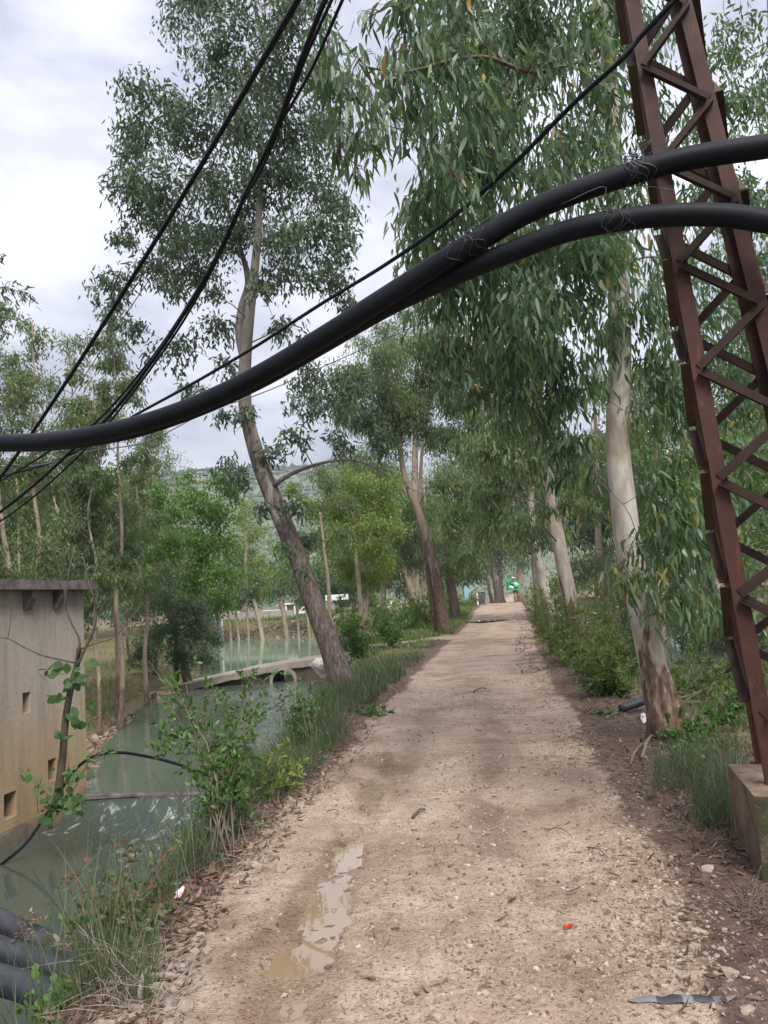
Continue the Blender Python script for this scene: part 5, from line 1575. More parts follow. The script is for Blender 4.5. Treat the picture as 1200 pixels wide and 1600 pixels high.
bg_tree('bright green broadleaf tree beside the leaning dark trunk',
        [(318, 1012, 31, .13), (318, 930, 31, .11), (316, 830, 31, .06)],
        [(300, 790, 31, 40), (335, 800, 31, 42), (285, 850, 31, 40), (330, 855, 31, 44), (305, 905, 31, 40), (350, 900, 31, 34), (345, 755, 31, 26), (365, 770, 31, 22), (270, 900, 31, 34), (340, 945, 31, 26), (290, 745, 31, 18), (255, 860, 31, 28)], L=.17, W=.085, n=420, mat='bright', name='broadleaf_tree', droop=.35, bark='bark_dark')
bg_tree('leaning dark trunk rising from the conifer bush on the left bank',
        [(297, 1044, 26, .15), (280, 1000, 26, .135), (266, 955, 26, .12), (254, 905, 26, .10), (246, 850, 26, .07)],
        [(240, 830, 26, 30), (262, 800, 26, 30), (225, 870, 26, 26), (270, 850, 26, 28), (250, 770, 26, 26)], L=.15, W=.06, n=300, mat='bright', name='broadleaf_tree', bark='bark_dark', rough=5)
bg_tree('dark feathery conifer bush on the left canal bank', [(275, 1045, 25, .08), (275, 1000, 25, .07), (275, 930, 25, .03)],
        [(240, 1000, 25, 36), (275, 985, 25, 40), (310, 990, 25, 34), (260, 945, 25, 32), (300, 950, 25, 32), (225, 1030, 25, 26), (320, 1025, 25, 24), (280, 1030, 25, 30), (250, 910, 25, 22), (335, 1000, 25, 18)], L=.17, W=.022, n=650, mat='feather', name='conifer_bush', droop=.15, bark='bark_dark')
bg_tree('pale round crowned tree in the gap under the hill', [(384, 968, 66, .2), (384, 900, 66, .17), (384, 830, 66, .08)],
        [(378, 815, 66, 28), (400, 835, 66, 28), (365, 850, 66, 28), (395, 875, 66, 28), (375, 900, 66, 26), (410, 900, 66, 24), (385, 790, 66, 18)], L=.3, W=.08, n=380, mat='yellow')
bg_tree('leafy green tree behind the white kiosk across the pond', [(440, 962, 76, .25), (440, 900, 76, .2), (440, 850, 76, .1)],
        [(425, 900, 76, 26), (455, 885, 76, 28), (480, 905, 76, 26), (440, 860, 76, 26), (470, 850, 76, 26), (410, 925, 76, 18), (500, 890, 76, 26), (430, 930, 75, 16), (495, 925, 76, 16), (520, 870, 76, 26), (540, 900, 76, 26)], L=.34, W=.14, n=330, mat='bright', name='broadleaf_tree', droop=.3)
bg_tree('grey green trees mass left of the pale round tree', [(345, 970, 58, .2), (345, 900, 58, .17), (345, 840, 58, .08)],
        [(330, 930, 58, 26), (355, 915, 58, 26), (340, 880, 58, 26), (375, 930, 58, 20), (300, 930, 58, 26), (320, 960, 58, 18), (400, 940, 58, 14)], L=.3, W=.08, n=360, mat='euc_far')

# row of thin trunks on the far pond bank
rsP = np.random.default_rng(8)
posts = [(343, 996, 936, 59.5), (362, 999, 945, 59), (374, 998, 948, 58.8), (389, 997, 950, 58.6), (412, 997, 936, 58.2), (449, 990, 940, 58.5), (467, 990, 938, 58), (484, 988, 952, 57.6)]
sides = ['leftmost of the bare trunks along the far pond bank', 'second bare trunk from the left along the far pond bank', 'third bare trunk from the left along the far pond bank', 'fourth bare trunk from the left along the far pond bank', 'thick leaning bare trunk in the middle of the far pond bank', 'thick upright trunk in front of the white kiosk', 'thinnest trunk right of the white kiosk', 'rightmost bare trunk along the far pond bank']
for (px, py, tp, d), lab in zip(posts, sides):
    rr = .2 if 'thick' in lab else .11
    ln = -16 if 'leaning' in lab else rsP.normal() * 3 - 3
    bg_tree(lab, [(px, py, d, rr), (px + ln * .5, (py + tp) / 2, d, rr * .85), (px + ln, tp, d, rr * .7)],
            [(px + ln - 8, tp - 14, d, 15), (px + ln + 10, tp - 20, d, 16), (px + ln, tp - 34, d, 16)], L=.3, W=.08, n=130, mat='euc_far', bark='bark_tan', rough=.3, group='trunks along the far pond bank', jit=.3, twigs=5)

# far belt of trees closing the horizon
protos = []
for k, (lab, mt) in enumerate((('distant grey green tree on the skyline belt', 'euc_far'), ('distant dark tree on the skyline belt', 'euc_dark'), ('distant bright tree on the skyline belt', 'bright'))):
    rr = np.random.default_rng(70 + k)
    c = [(rr.normal() * 2.2, rr.normal() * 2.2, rr.uniform(2.5, 11), rr.uniform(1.3, 2.2)) for _ in range(16)]
    protos.append(tree('eucalyptus_tree', lab, [(0, 0, 0, .3), (.1, 0, 4, .24), (.2, .1, 8, .14), (.2, 0, 11.5, .05)], c, dict(L=.55, W=.17, n=230, t='dia', mat=M[mt], droop=.5, odd=.01), M['bark_tan'], group='distant trees closing the view', twigs=7, limb_sides=4))
spots = []
for x_, y_ in [(-62, 92), (-55, 84), (-48, 95), (-41, 86), (-35, 98), (-28, 88), (-22, 97), (-17, 92), (-11, 95), (-5, 92), (1, 96), (6, 90), (21, 82), (28, 86), (34, 78), (40, 70), (36, 55), (42, 50), (30, 62), (48, 60), (26, 45), (33, 40), (-38, 52), (-44, 44), (-34, 40), (-30, 60), (-40, 66), (-27, 50), (-23, 42), (-20, 52), (-18, 68), (-26, 74), (3, 76), (-3, 78), (18, 62), (22, 52)]:
    spots.append((x_, y_))
for i, (x_, y_) in enumerate(spots):
    src = protos[i % 3]
    r_ = src if i < 3 else None
    if r_ is None:
        r_ = src.copy(); COL.objects.link(r_)
        for ch in src.children:
            c_ = ch.copy(); COL.objects.link(c_); c_.parent = r_
    s_ = .75 + .5 * rng.random()
    if x_ > -36 and y_ > 80: s_ *= .62
    r_.scale = (s_ * 1.15, s_ * 1.15, s_)
    r_.rotation_euler = (0, 0, rng.uniform(0, 6.28))
    r_.location = (x_ + rng.normal(), y_ + rng.normal(), ground_z(x_, y_))

# sprig entering at the left edge
xx0 = at(-160, 1010, 9)
tree('eucalyptus_tree', 'sparse twigs reaching in at the left edge of the sky', [(xx0[0] - 1, xx0[1], -.4, .09), (xx0[0] - .9, xx0[1], 2.0, .08), (xx0[0] - .8, xx0[1], 4.0, .05), (xx0[0] - .6, xx0[1], 6.0, .02)],
     px_clumps([(-10, 400, 8, 22), (15, 450, 8, 22), (45, 465, 8, 14), (-20, 480, 8, 30), (-40, 420, 8, 30)]), dict(L=.10, W=.02, n=42, t='mid', mat=M['euc_dark'], droop=.3), M['bark_dark'], twigs=6)


# ------------------------------------------------------------------ shrubs and small plants
def shrub(name, label, base, tips, leaf, stem_r=.009, mat='shrub', stem='twig', side=6, cat='shrub', bare=.25, group=None, arch=.0):
    base = vec(base)
    root = empty(name, tuple(base), label, cat, group)
    mb = MB(); Bs, Ds = [], []
    for tip in tips:
        tip = vec(tip); b0 = base + vec((rng.normal() * .05, rng.normal() * .05, -.06))
        d = np.linalg.norm(tip - b0)
        m1 = b0 + (tip - b0) * .4 + vec((rng.normal() * .06 * d, rng.normal() * .06 * d, .10 * d * (1 + arch)))
        K = curve([b0, m1, tip], 12)
        mb.tube(K[[0, 2, 4, 6, 8, 10, 11]], np.linspace(stem_r, stem_r * .25, 7), 4)
        lines = [K]
        for s in range(side):
            i = rng.integers(int(12 * bare) + 1, 11)
            q = K[i] + unit(rand_dir(1)[0] + (tip - b0) / d * .9) * d * rng.uniform(.12, .30)
            k2 = curve([K[i], (K[i] + q) / 2 + vec((0, 0, .02)), q], 5)
            mb.tube(k2, np.linspace(stem_r * .4, stem_r * .15, 5), 3); lines.append(k2)
        per = max(3, int(leaf['n'] / len(lines)))
        for j, ln in enumerate(lines):
            lo = bare if j == 0 else .15
            t = (lo + (1 - lo) * rng.random(per) ** .8) * (len(ln) - 1.01)
            ii = t.astype(int); ff = (t - ii)[:, None]
            pos = ln[ii] * (1 - ff) + ln[ii + 1] * ff
            td = unit(ln[ii + 1] - ln[ii])
            Bs.append(pos); Ds.append(unit(td * .5 + rand_dir(per) * .9 + vec((0, 0, leaf.get('up', .15)))))
    link('stems', mb.mesh('stems'), M[stem], root)
    B = np.concatenate(Bs); D = np.concatenate(Ds); n = len(B)
    L = leaf['L'] * rng.uniform(.55, 1.25, n); W = leaf['W'] * rng.uniform(.7, 1.2, n)
    tint = np.clip(rng.beta(2, 2.2, n), 0, .95)
    if leaf.get('tipred'):
        zt = B[:, 2].max(); k = (rng.random(n) < smooth(zt - .26, zt - .04, B[:, 2]) * .6)
        tint = np.where(k, rng.uniform(.83, 1, n), np.minimum(tint, .77))
    elif leaf.get('flower'):
        tint = np.where(rng.random(n) < leaf['flower'], 1.0, np.minimum(tint, .9))
    else:
        tint = np.minimum(tint, .93)
    me = leaf_mesh('foliage', B, D, unit(rand_dir(n) * .7 + vec((0, 0, .8))), L, W, rng.normal(size=n) * .15, rng.normal(size=n) * .03, leaf['t'], tint)
    f_ = link('foliage', me, M[mat], root); f_['kind'] = 'stuff'
    return root


def tips_px(rows): return [at(*r_) for r_ in rows]


g = ground_hit(342, 1345)
shrub('shrub', 'tall leafy green shrub on the left bank in front of the weir', g, tips_px([(238, 1042, 6.2), (262, 1095, 6.3), (290, 1065, 6.1), (322, 1130, 5.7), (345, 1078, 6.0), (365, 1120, 5.8), (385, 1075, 6.0), (395, 1062, 6.0), (400, 1150, 5.8), (270, 1150, 6.0), (350, 1180, 5.6), (310, 1180, 5.9), (380, 1200, 5.6), (408, 1110, 6.1)]), dict(L=.052, W=.022, n=175, t='oval'), .008, side=10)
g = ground_hit(497, 1172)
shrub('shrub', 'green shrub leaning over the water by the leaf strewn edge', g, tips_px([(428, 1098, 9.0), (462, 1078, 9.3), (470, 1066, 9.3), (480, 1085, 9.3), (440, 1118, 9.1), (490, 1100, 9.3), (455, 1125, 9.1)]), dict(L=.065, W=.022, n=85, t='oval'), .010, side=6, bare=.35)
g = ground_hit(432, 1262)
shrub('shrub', 'low yellow green shrub between tall shrub and leaf litter', g, tips_px([(405, 1185, 6.8), (430, 1170, 6.9), (455, 1185, 6.9), (415, 1210, 6.7), (450, 1215, 6.8), (470, 1200, 6.9), (400, 1225, 6.6)]), dict(L=.06, W=.020, n=90, t='oval'), .006, side=5, mat='yellow')
g = ground_hit(212, 1530)
shrub('shrub', 'red tipped shrub near the pipes at the track edge', g, tips_px([(118, 1362, 4.6), (150, 1375, 4.6), (172, 1358, 4.5), (196, 1350, 4.6), (215, 1385, 4.4), (236, 1362, 4.5), (180, 1410, 4.3), (150, 1430, 4.4), (205, 1430, 4.3), (240, 1420, 4.3), (225, 1450, 4.2), (170, 1460, 4.25)]), dict(L=.045, W=.020, n=78, t='oval', tipred=True), .006, side=6, mat='red', bare=.2)
g = ground_hit(110, 1592)
shrub('vine_plant', 'small light green broad leaved plant at the near left corner', g, tips_px([(75, 1545, 3.75), (100, 1535, 3.75), (125, 1540, 3.7), (92, 1570, 3.65), (130, 1565, 3.65), (60, 1570, 3.7), (112, 1588, 3.6)]), dict(L=.036, W=.03, n=40, t='oval'), .003, side=4, mat='bright', cat='plant')
g = ground_hit(150, 1490)
shrub('vine_plant', 'bright lobed leaf plant inside the grass below the red tipped shrub', g, tips_px([(150, 1500, 4.1), (175, 1480, 4.15), (190, 1475, 4.1), (158, 1520, 4.0)]), dict(L=.05, W=.045, n=16, t='oval'), .004, side=2, mat='bright', cat='plant')
g = ground_hit(590, 1125)
shrub('weed_plant', 'low bright weed on the grass right of the leaning trunk', g, tips_px([(560, 1112, 10.8), (580, 1105, 10.9), (600, 1115, 10.9), (615, 1110, 11)]), dict(L=.07, W=.03, n=60, t='oval'), .004, side=3, mat='shrub', cat='plant')

# shrubs along the right verge
right = [
    ((962, 1120), [(925, 1020, 0), (905, 1000, .2), (950, 1010, 0), (975, 1040, -.2), (890, 1040, .2), (940, 985, .2), (985, 1075, -.3), (900, 1070, 0), (930, 1060, 0), (960, 1070, 0)], 11.2, 'wispy green shrub left of the near pale trunk'),
    ((900, 1040), [(860, 960, 0), (880, 940, .2), (905, 950, .2), (925, 970, .2), (850, 990, 0), (945, 960, .5), (870, 1005, 0), (915, 930, .4)], 15.0, 'wispy green shrub around the foot of the slender pale tree'),
    ((868, 1005), [(825, 930, 0), (845, 915, .3), (865, 920, .3), (885, 935, .3), (830, 955, 0), (900, 915, .5), (852, 950, 0), (878, 900, .5)], 18.5, 'wispy green shrub where the right verge meets the track bend'),
    ((850, 975), [(822, 925, 0), (835, 905, .3), (850, 900, .3), (820, 945, 0), (862, 905, .3)], 25, 'farthest wispy green shrub on the right verge'),
    ((985, 1075), [(945, 930, 0), (965, 950, .2), (925, 905, .2), (990, 980, 0), (950, 980, 0), (1005, 1010, 0), (925, 960, 0)], 13.5, 'tall green shrub half hidden behind the near pale trunk')]
right += [((1090, 1100), [(1050, 1040, 0), (1075, 1020, .2), (1100, 1030, .1), (1120, 1050, 0), (1060, 1065, 0), (1135, 1030, .3)], 11.5, 'wispy green shrub on the bank right of the near pale trunk'),
          ((1160, 1100), [(1125, 1030, 0), (1150, 1000, .2), (1175, 1010, .1), (1195, 1040, 0), (1140, 1060, 0), (1210, 1000, .3)], 10.5, 'wispy green shrub on the bank seen through the tower foot'),
          ((930, 1085), [(890, 985, 0), (910, 960, .2), (935, 950, .2), (955, 975, .1), (880, 1015, 0), (970, 1000, .2), (920, 1010, 0)], 12.6, 'wispy green shrub between slender pale tree and near trunk'),
          ((880, 1020), [(838, 950, 0), (856, 925, .2), (880, 915, .2), (905, 925, .3), (842, 975, 0), (890, 955, 0)], 16.8, 'tall wispy shrub in front of the leaning pale trunk')]
for (b, tips, d, lab) in right:
    bb = at(b[0], b[1], d); bb[2] = ground_z(bb[0], bb[1])
    shrub('shrub', lab, bb, [at(t[0], t[1], d + t[2] + rng.normal() * .3) for t in tips for _ in range(2)], dict(L=.085, W=.018, n=260, t='mid', flower=.012), .006, side=10, mat='wispy', bare=.08, group='shrubs along the right verge')
for (b, tips, d, lab, mt) in (
    ((1085, 1185), [(1035, 1120, 0), (1060, 1105, .1), (1095, 1120, 0), (1120, 1135, 0), (1075, 1140, -.2), (1140, 1120, .2), (1050, 1145, -.2), (1110, 1160, -.2)], 8.0, 'low bright leafed shrub at the foot of the near pale trunk', 'shrub'),
    ((1150, 1170), [(1110, 1080, .2), (1140, 1070, .2), (1165, 1090, .2), (1100, 1110, .1), (1180, 1080, .3), (1130, 1120, 0)], 8.0, 'weedy shrub between pale trunk and concrete plinth', 'shrub'),
    ((930, 1150), [(905, 1128, 0), (925, 1122, 0), (945, 1118, 0), (965, 1122, 0), (985, 1128, 0), (950, 1130, 0)], 9.8, 'flat green weed left of the near pale trunk foot', 'shrub')):
    bb = at(b[0], b[1], d); bb[2] = ground_z(bb[0], bb[1])
    shrub('shrub', lab, bb, [at(t[0], t[1], d + t[2]) for t in tips], dict(L=.06, W=.025, n=80, t='oval'), .005, side=5, mat=mt)
# dense shrubs over the far side of the right canal
for i, (px, py, d, lab) in enumerate(((1075, 1020, 27, 'dark bush over the far side of the right canal near the pale trunk'), (1130, 1005, 26, 'dark bush over the far side of the right canal, seen left of the tower'), (1185, 1010, 24, 'dark bush over the far side of the right canal behind the tower leg'), (985, 1005, 32, 'dark bush across the canal behind the wispy shrubs'), (1240, 1020, 22, 'dark bush at the far right beyond the tower'))):
    bb = at(px, py, d); bb[2] = ground_z(bb[0], bb[1])
    h = 100
    shrub('shrub', lab, bb, [at(px + rng.uniform(-55, 55), py - rng.uniform(20, 150), d + rng.uniform(-2, 1)) for _ in range(26)], dict(L=.17, W=.05, n=80, t='dia'), .014, side=4, mat='euc_far', bare=.1, group='bushes across the right canal')
# green bushes left of the track in the middle distance
for (px, py, d, hgt, lab, mt) in ((560, 1010, 22, 60, 'green bush right of the leaning trunk', 'shrub'), (590, 975, 30, 45, 'green bush above the heap of stones', 'bright'), (640, 965, 34, 40, 'bright low bush behind the heap of stones', 'bright'), (670, 960, 36, 40, 'bright low bush by the two stemmed tree', 'yellow'), (545, 985, 27, 50, 'leafy bush behind the leaning trunk', 'shrub'), (610, 985, 25, 40, 'dark leafy bush at the left of the stone heap', 'shrub'), (690, 960, 45, 36, 'low green bush between dark trunk and road end', 'bright'), (725, 945, 55, 24, 'yellowish bush beside the blue shed', 'yellow')):
    bb = at(px, py, d); bb[2] = ground_z(bb[0], bb[1])
    shrub('shrub', lab, bb, [at(px + rng.uniform(-34, 34), py - hgt * rng.uniform(.25, 1.1), d + rng.uniform(-1, 1)) for _ in range(18)], dict(L=.14, W=.055, n=85, t='dia'), .010, side=5, mat=mt, bare=.1)

# thin bare tree growing against the pump house
def wall_tree():
    w0 = 8.9
    P = lambda px, py, d=0: at(px, py, w0 + d)
    root = empty('young_tree', tuple(P(95, 1230)), 'thin nearly bare sapling growing against the pump house wall', 'tree')
    mb = MB(); mb.tube(curve([P(88, 1262), P(97, 1190), P(103, 1120), P(112, 1070), P(121, 1035), P(124, 1012)], 24), np.linspace(.048, .030, 24), 8, .05)
    link('trunk', mb.mesh('trunk'), M['bark_sap'], root)
    lb = MB()
    for pts, r0 in (([(122, 1030), (124, 1000), (112, 975), (103, 950), (103, 925), (108, 890), (118, 850)], .016), ([(120, 1042), (132, 1015), (146, 985), (150, 955), (145, 930), (137, 905), (130, 870)], .018), ([(124, 1015), (150, 1005), (178, 996), (203, 968), (220, 945), (224, 920)], .010),
                    ([(119, 1036), (90, 1030), (60, 1022), (35, 1010), (12, 998), (-20, 996)], .011), ([(12, 998), (16, 975), (18, 950), (17, 912)], .006), ([(108, 895), (122, 880), (140, 866)], .006), ([(103, 935), (95, 900), (85, 860), (70, 830)], .007), ([(150, 965), (165, 940), (190, 920), (210, 890)], .006), ([(118, 850), (112, 800), (100, 760)], .008)):
        lb.tube(curve([P(x, y, -.05 + rng.normal() * .03) for (x, y) in pts], 16), np.linspace(r0, r0 * .4, 16), 5)
    link('limbs', lb.mesh('limbs'), M['bark_sap'], root)
    Bs, Ds = [], []
    for (x, y, s, n_) in ((80, 1055, 16, 9), (95, 1043, 10, 5), (132, 1052, 16, 10), (118, 1062, 8, 6), (100, 1090, 10, 6), (112, 1128, 12, 10), (125, 1125, 8, 5), (100, 1150, 8, 4), (140, 1100, 6, 3)):
        for _ in range(n_):
            Bs.append(P(x + rng.normal() * s * .6, y + rng.normal() * s * .5, -.15 + rng.normal() * .08)); Ds.append(unit(rand_dir(1)[0] + vec((0, -.2, -.4))))
    n_ = len(Bs)
    me = leaf_mesh('crown', np.array(Bs), np.array(Ds), unit(rand_dir(n_) * .6 + vec((.4, -.5, .6))), rng.uniform(.07, .14, n_), rng.uniform(.06, .12, n_), rng.normal(size=n_) * .15, np.zeros(n_), 'oval', rng.random(n_) * .7)
    link('crown', me, M['bright_dark'], root)['kind'] = 'stuff'
    # climbing vine at the foot
    v = empty('vine_plant', tuple(P(90, 1262)), 'green vine with broad leaves at the foot of the sapling', 'plant')
    vb = MB()
    for pts in ([(95, 1268), (120, 1225), (140, 1190), (170, 1172)], [(90, 1265), (70, 1235), (50, 1218), (30, 1200)], [(85, 1275), (92, 1255), (110, 1240), (130, 1262)], [(60, 1270), (58, 1240), (66, 1215)]):
        vb.tube(curve([P(x, y, -.12) for (x, y) in pts], 12), .006, 4)
    link('stems', vb.mesh('stems'), M['twig'], v)
    Bs, Ds = [], []
    for (x, y, s, n_) in ((85, 1255, 20, 30), (78, 1275, 16, 16), (105, 1245, 18, 22), (120, 1258, 14, 14), (40, 1212, 12, 8), (60, 1235, 12, 8), (125, 1205, 12, 10), (140, 1185, 10, 8), (165, 1174, 10, 8), (105, 1210, 12, 8), (180, 1168, 4, 3)):
        for _ in range(n_):
            Bs.append(P(x + rng.normal() * s * .6, y + rng.normal() * s * .5, -.12 + rng.normal() * .1)); Ds.append(unit(rand_dir(1)[0] + vec((0, -.2, -.5))))
    n_ = len(Bs)
    me = leaf_mesh('foliage', np.array(Bs), np.array(Ds), unit(rand_dir(n_) * .6 + vec((.4, -.5, .6))), rng.uniform(.045, .10, n_), rng.uniform(.04, .085, n_), rng.normal(size=n_) * .15, np.zeros(n_), 'oval', rng.random(n_) * .9)
    link('foliage', me, M['bright_dark'], v)['kind'] = 'stuff'


M['bark_sap'] = plain_mat('dark_sapling_bark', (.055, .042, .034), (.12, .095, .078), 10, .8, .4, .005)
M['bright_dark'] = leaf_mat('vine_leaf', [(0, (.05, .11, .045)), (.6, (.085, .165, .06)), (1, (.16, .26, .08))], .45, .4)
wall_tree()


# ------------------------------------------------------------------ grass, litter
def grass(name, label, pts, hts, lean=.35, width=.006, mat='grass', tint_lo=0, tint_hi=1):
    n = len(pts)
    D = unit(rand_dir(n) * lean + vec((0, 0, 1)))
    me = leaf_mesh(name, np.asarray(pts), D, unit(rand_dir(n)), np.asarray(hts), np.full(n, width) * rng.uniform(.6, 1.4, n), rng.uniform(.1, .6, n) * np.sign(rng.normal(size=n)), rng.normal(size=n) * .03, 'blade', np.clip(rng.beta(1.5, 1.7, n), tint_lo, tint_hi))
    return tag(link(name, me, M[mat]), label, 'grass', None, 'stuff')


def scatter_px(boxes, n):
    """random ground points inside photo rectangles (x0, y0, x1, y1, weight)"""
    w = np.array([b[4] for b in boxes], float); w /= w.sum()
    out = []
    for b, k in zip(boxes, (w * n).astype(int)):
        c = [ground_hit(px, py) for px, py in ((b[0], b[1]), (b[2], b[1]), (b[2], b[3]), (b[0], b[3]))]
        u, v = rng.random(k)[:, None], rng.random(k)[:, None]
        P = (c[0] * (1 - u) + c[1] * u) * (1 - v) + (c[3] * (1 - u) + c[2] * u) * v
        out.append(P)
    return np.concatenate(out)


def on_ground(P, cond):
    z = terrain(P[:, 0], P[:, 1]); P = P.copy(); P[:, 2] = z - .01
    return P[cond(P)]


def strip(n, y0, y1, side, o0, o1, ypow=1.6):
    y = y0 * (y1 / y0) ** (rng.random(n))
    o = o0 + (o1 - o0) * rng.random(n)
    x = road_l(y) - o if side < 0 else road_r(y) + o
    return np.stack([x, y, terrain(x, y) - .01], -1)


dry = lambda P: (seg_dist(SIDE_PATH, P[:, 0], P[:, 1]) > .8) & (sdf(LEFT_WATER, P[:, 0], P[:, 1]) > -.12) & (sdf(RIGHT_WATER, P[:, 0], P[:, 1]) > -.1)
# left bank, near
P = strip(50000, 2.9, 13, -1, .10, 1.45); P = P[dry(P)]
cl_ = fbm(P[:, 0] * 2.6, P[:, 1] * 2.0, 201)
P = P[~((P[:, 1] < 4.6) & (P[:, 0] < -1.42) & (rng.random(len(P)) < .88))]
cl_ = fbm(P[:, 0] * 2.6, P[:, 1] * 2.0, 201)
P = P[rng.random(len(P)) < smooth(.40, .60, cl_) * smooth(.08, .45, road_l(P[:, 1]) - P[:, 0])]
hh = rng.uniform(.08, .36, len(P)) * smooth(2.5, 5.5, P[:, 1] + 1.2) * (.5 + .9 * smooth(.4, .7, fbm(P[:, 0] * 2.6, P[:, 1] * 2.0, 201))) * smooth(.0, .5, road_l(P[:, 1]) - P[:, 0] + .1)
grass('bank_grass', 'long thin grass and weeds down the near left bank', P, np.maximum(hh, .05), .42, .0036)
# lush tufts by the leaning tree
P = strip(15000, 11, 30, -1, .15, 2.4); P = P[dry(P)]
P = P[(P[:, 1] < 19) | (rng.random(len(P)) < .55)]
P = P[rng.random(len(P)) < smooth(.38, .5, fbm(P[:, 0] * 1.2, P[:, 1] * .9, 203) + .06)]
grass('bank_grass', 'dense green grass round the foot of the leaning trunk', P, rng.uniform(.12, .42, len(P)) * (1 - .6 * smooth(16, 20, P[:, 1])), .3, .011, tint_hi=.86)
# left verge farther on
P = strip(11000, 27, 60, -1, .2, 3.2); P = P[dry(P)]
grass('bank_grass', 'short grass along the far left verge of the track', P, rng.uniform(.08, .3, len(P)), .4, .02, 'meadow')
# far left bank beyond the canal
n_ = 17000
y_ = 13.5 * (62 / 13.5) ** rng.random(n_); x_ = np.interp(y_, [12, 15.5, 22, 27, 34, 40, 50, 62], [-4.9, -6.1, -7.1, -7.3, -8.1, -9.8, -14.3, -17.5]) - .3 - rng.random(n_) ** 1.3 * 9
P = np.stack([x_, y_, terrain(x_, y_) - .01], -1)
P = P[(rng.random(n_) < smooth(.42, .56, fbm(x_ * .5, y_ * .5, 207))) & dry(P)]
grass('meadow_grass', 'patchy bright grass under the trees across the canal', P, rng.uniform(.06, .26, len(P)), .4, .016, 'meadow')
y_ = rng.uniform(58, 78, 9000); x_ = rng.uniform(-19, 0, 9000)
P = np.stack([x_, y_, terrain(x_, y_) - .01], -1); P = P[dry(P) & (rng.random(9000) < .9)]
grass('meadow_grass', 'green grass above the stones on the far pond bank', P, rng.uniform(.1, .4, len(P)), .4, .05, 'meadow')
# right verge
P = strip(30000, 4.3, 30, 1, .75, 5.2); P = P[dry(P)]
off = P[:, 0] - road_r(P[:, 1])
P = P[rng.random(len(P)) < smooth(.40, .54, fbm(P[:, 0] * 1.5, P[:, 1] * 1.2, 209) + .08 * smooth(1.0, 3, off) + .05 * smooth(9, 14, P[:, 1])) * smooth(.55, 1.35, off - .35 * smooth(9, 6, P[:, 1]))]
grass('verge_grass', 'rough grass on the right verge around the pale trunk', P, rng.uniform(.07, .34, len(P)) * smooth(.3, 1.8, P[:, 0] - road_r(P[:, 1]) + .3), .5, .007, tint_hi=.97)
# grass and weeds in front of the plinth, low and thin
P = scatter_px([(1085, 1205, 1165, 1300, 3), (1050, 1160, 1160, 1215, 2), (1020, 1195, 1090, 1240, 1)], 3600)
P = on_ground(P, dry)
grass('verge_grass', 'fine blue green grass tuft left of the concrete plinth', P, rng.uniform(.06, .24, len(P)), .55, .004, tint_hi=.9)
def weeds(name, label, P, hmax, L, mat):
    n = len(P); P = P.copy(); P[:, 2] += rng.random(n) ** 1.6 * hmax
    me = leaf_mesh(name, P, unit(rand_dir(n) + vec((0, 0, .25))), unit(rand_dir(n) * .7 + vec((0, 0, .8))), L * rng.uniform(.4, 1.3, n), L * .42 * rng.uniform(.5, 1.2, n), rng.normal(size=n) * .2, rng.normal(size=n) * .04, 'oval', np.clip(rng.beta(1.6, 2.0, n), 0, .94))
    return tag(link(name, me, M[mat]), label, 'weeds', None, 'stuff')


P = strip(9000, 3.2, 13, -1, .12, 1.3); P = P[dry(P)]
P = P[rng.random(len(P)) < smooth(.5, .64, fbm(P[:, 0] * 2.1 + 9, P[:, 1] * 1.7, 221)) * smooth(.05, .4, road_l(P[:, 1]) - P[:, 0])]
weeds('low_weeds', 'low leafy weeds among the grass on the left bank', P, .26, .042, 'shrub')
P = strip(22000, 6.5, 26, 1, .6, 4.2); P = P[dry(P)]
P = P[rng.random(len(P)) < smooth(.44, .58, fbm(P[:, 0] * 1.5 + 4, P[:, 1] * 1.2, 223))]
weeds('low_weeds', 'low leafy weeds scattered on the right verge', P, .20, .05, 'shrub')
P = strip(5000, 13, 60, -1, .3, 3.0); P = P[dry(P)]
P = P[rng.random(len(P)) < smooth(.45, .6, fbm(P[:, 0] * .9 + 4, P[:, 1] * .8, 225))]
weeds('low_weeds', 'leafy weeds along the far left verge', P, .4, .10, 'bright')
# tall seed stalks rising from the left bank
P = strip(700, 3.3, 9, -1, .25, 1.2); P = P[dry(P)]
grass('seed_grass', 'tall dry seed stalks standing along the left bank', P, rng.uniform(.35, .75, len(P)), .30, .004, tint_lo=.55)


def litter(name, label, P, lmin, lmax, wr=.20):
    n = len(P)
    P = P.copy(); P[:, 2] += .012 + rng.random(n) * .015
    D = rand_dir(n); D[:, 2] *= .22; D = unit(D)
    Nn = unit(rand_dir(n) * .45 + vec((0, 0, 1)))
    L = rng.uniform(lmin, lmax, n)
    me = leaf_mesh(name, P, D, Nn, L, L * wr * rng.uniform(.7, 1.4, n), rng.normal(size=n) * .25, rng.normal(size=n) * .08, 'mid', rng.beta(1.6, 1.8, n))
    return tag(link(name, me, M['litter']), label, 'fallen leaves', None, 'stuff')


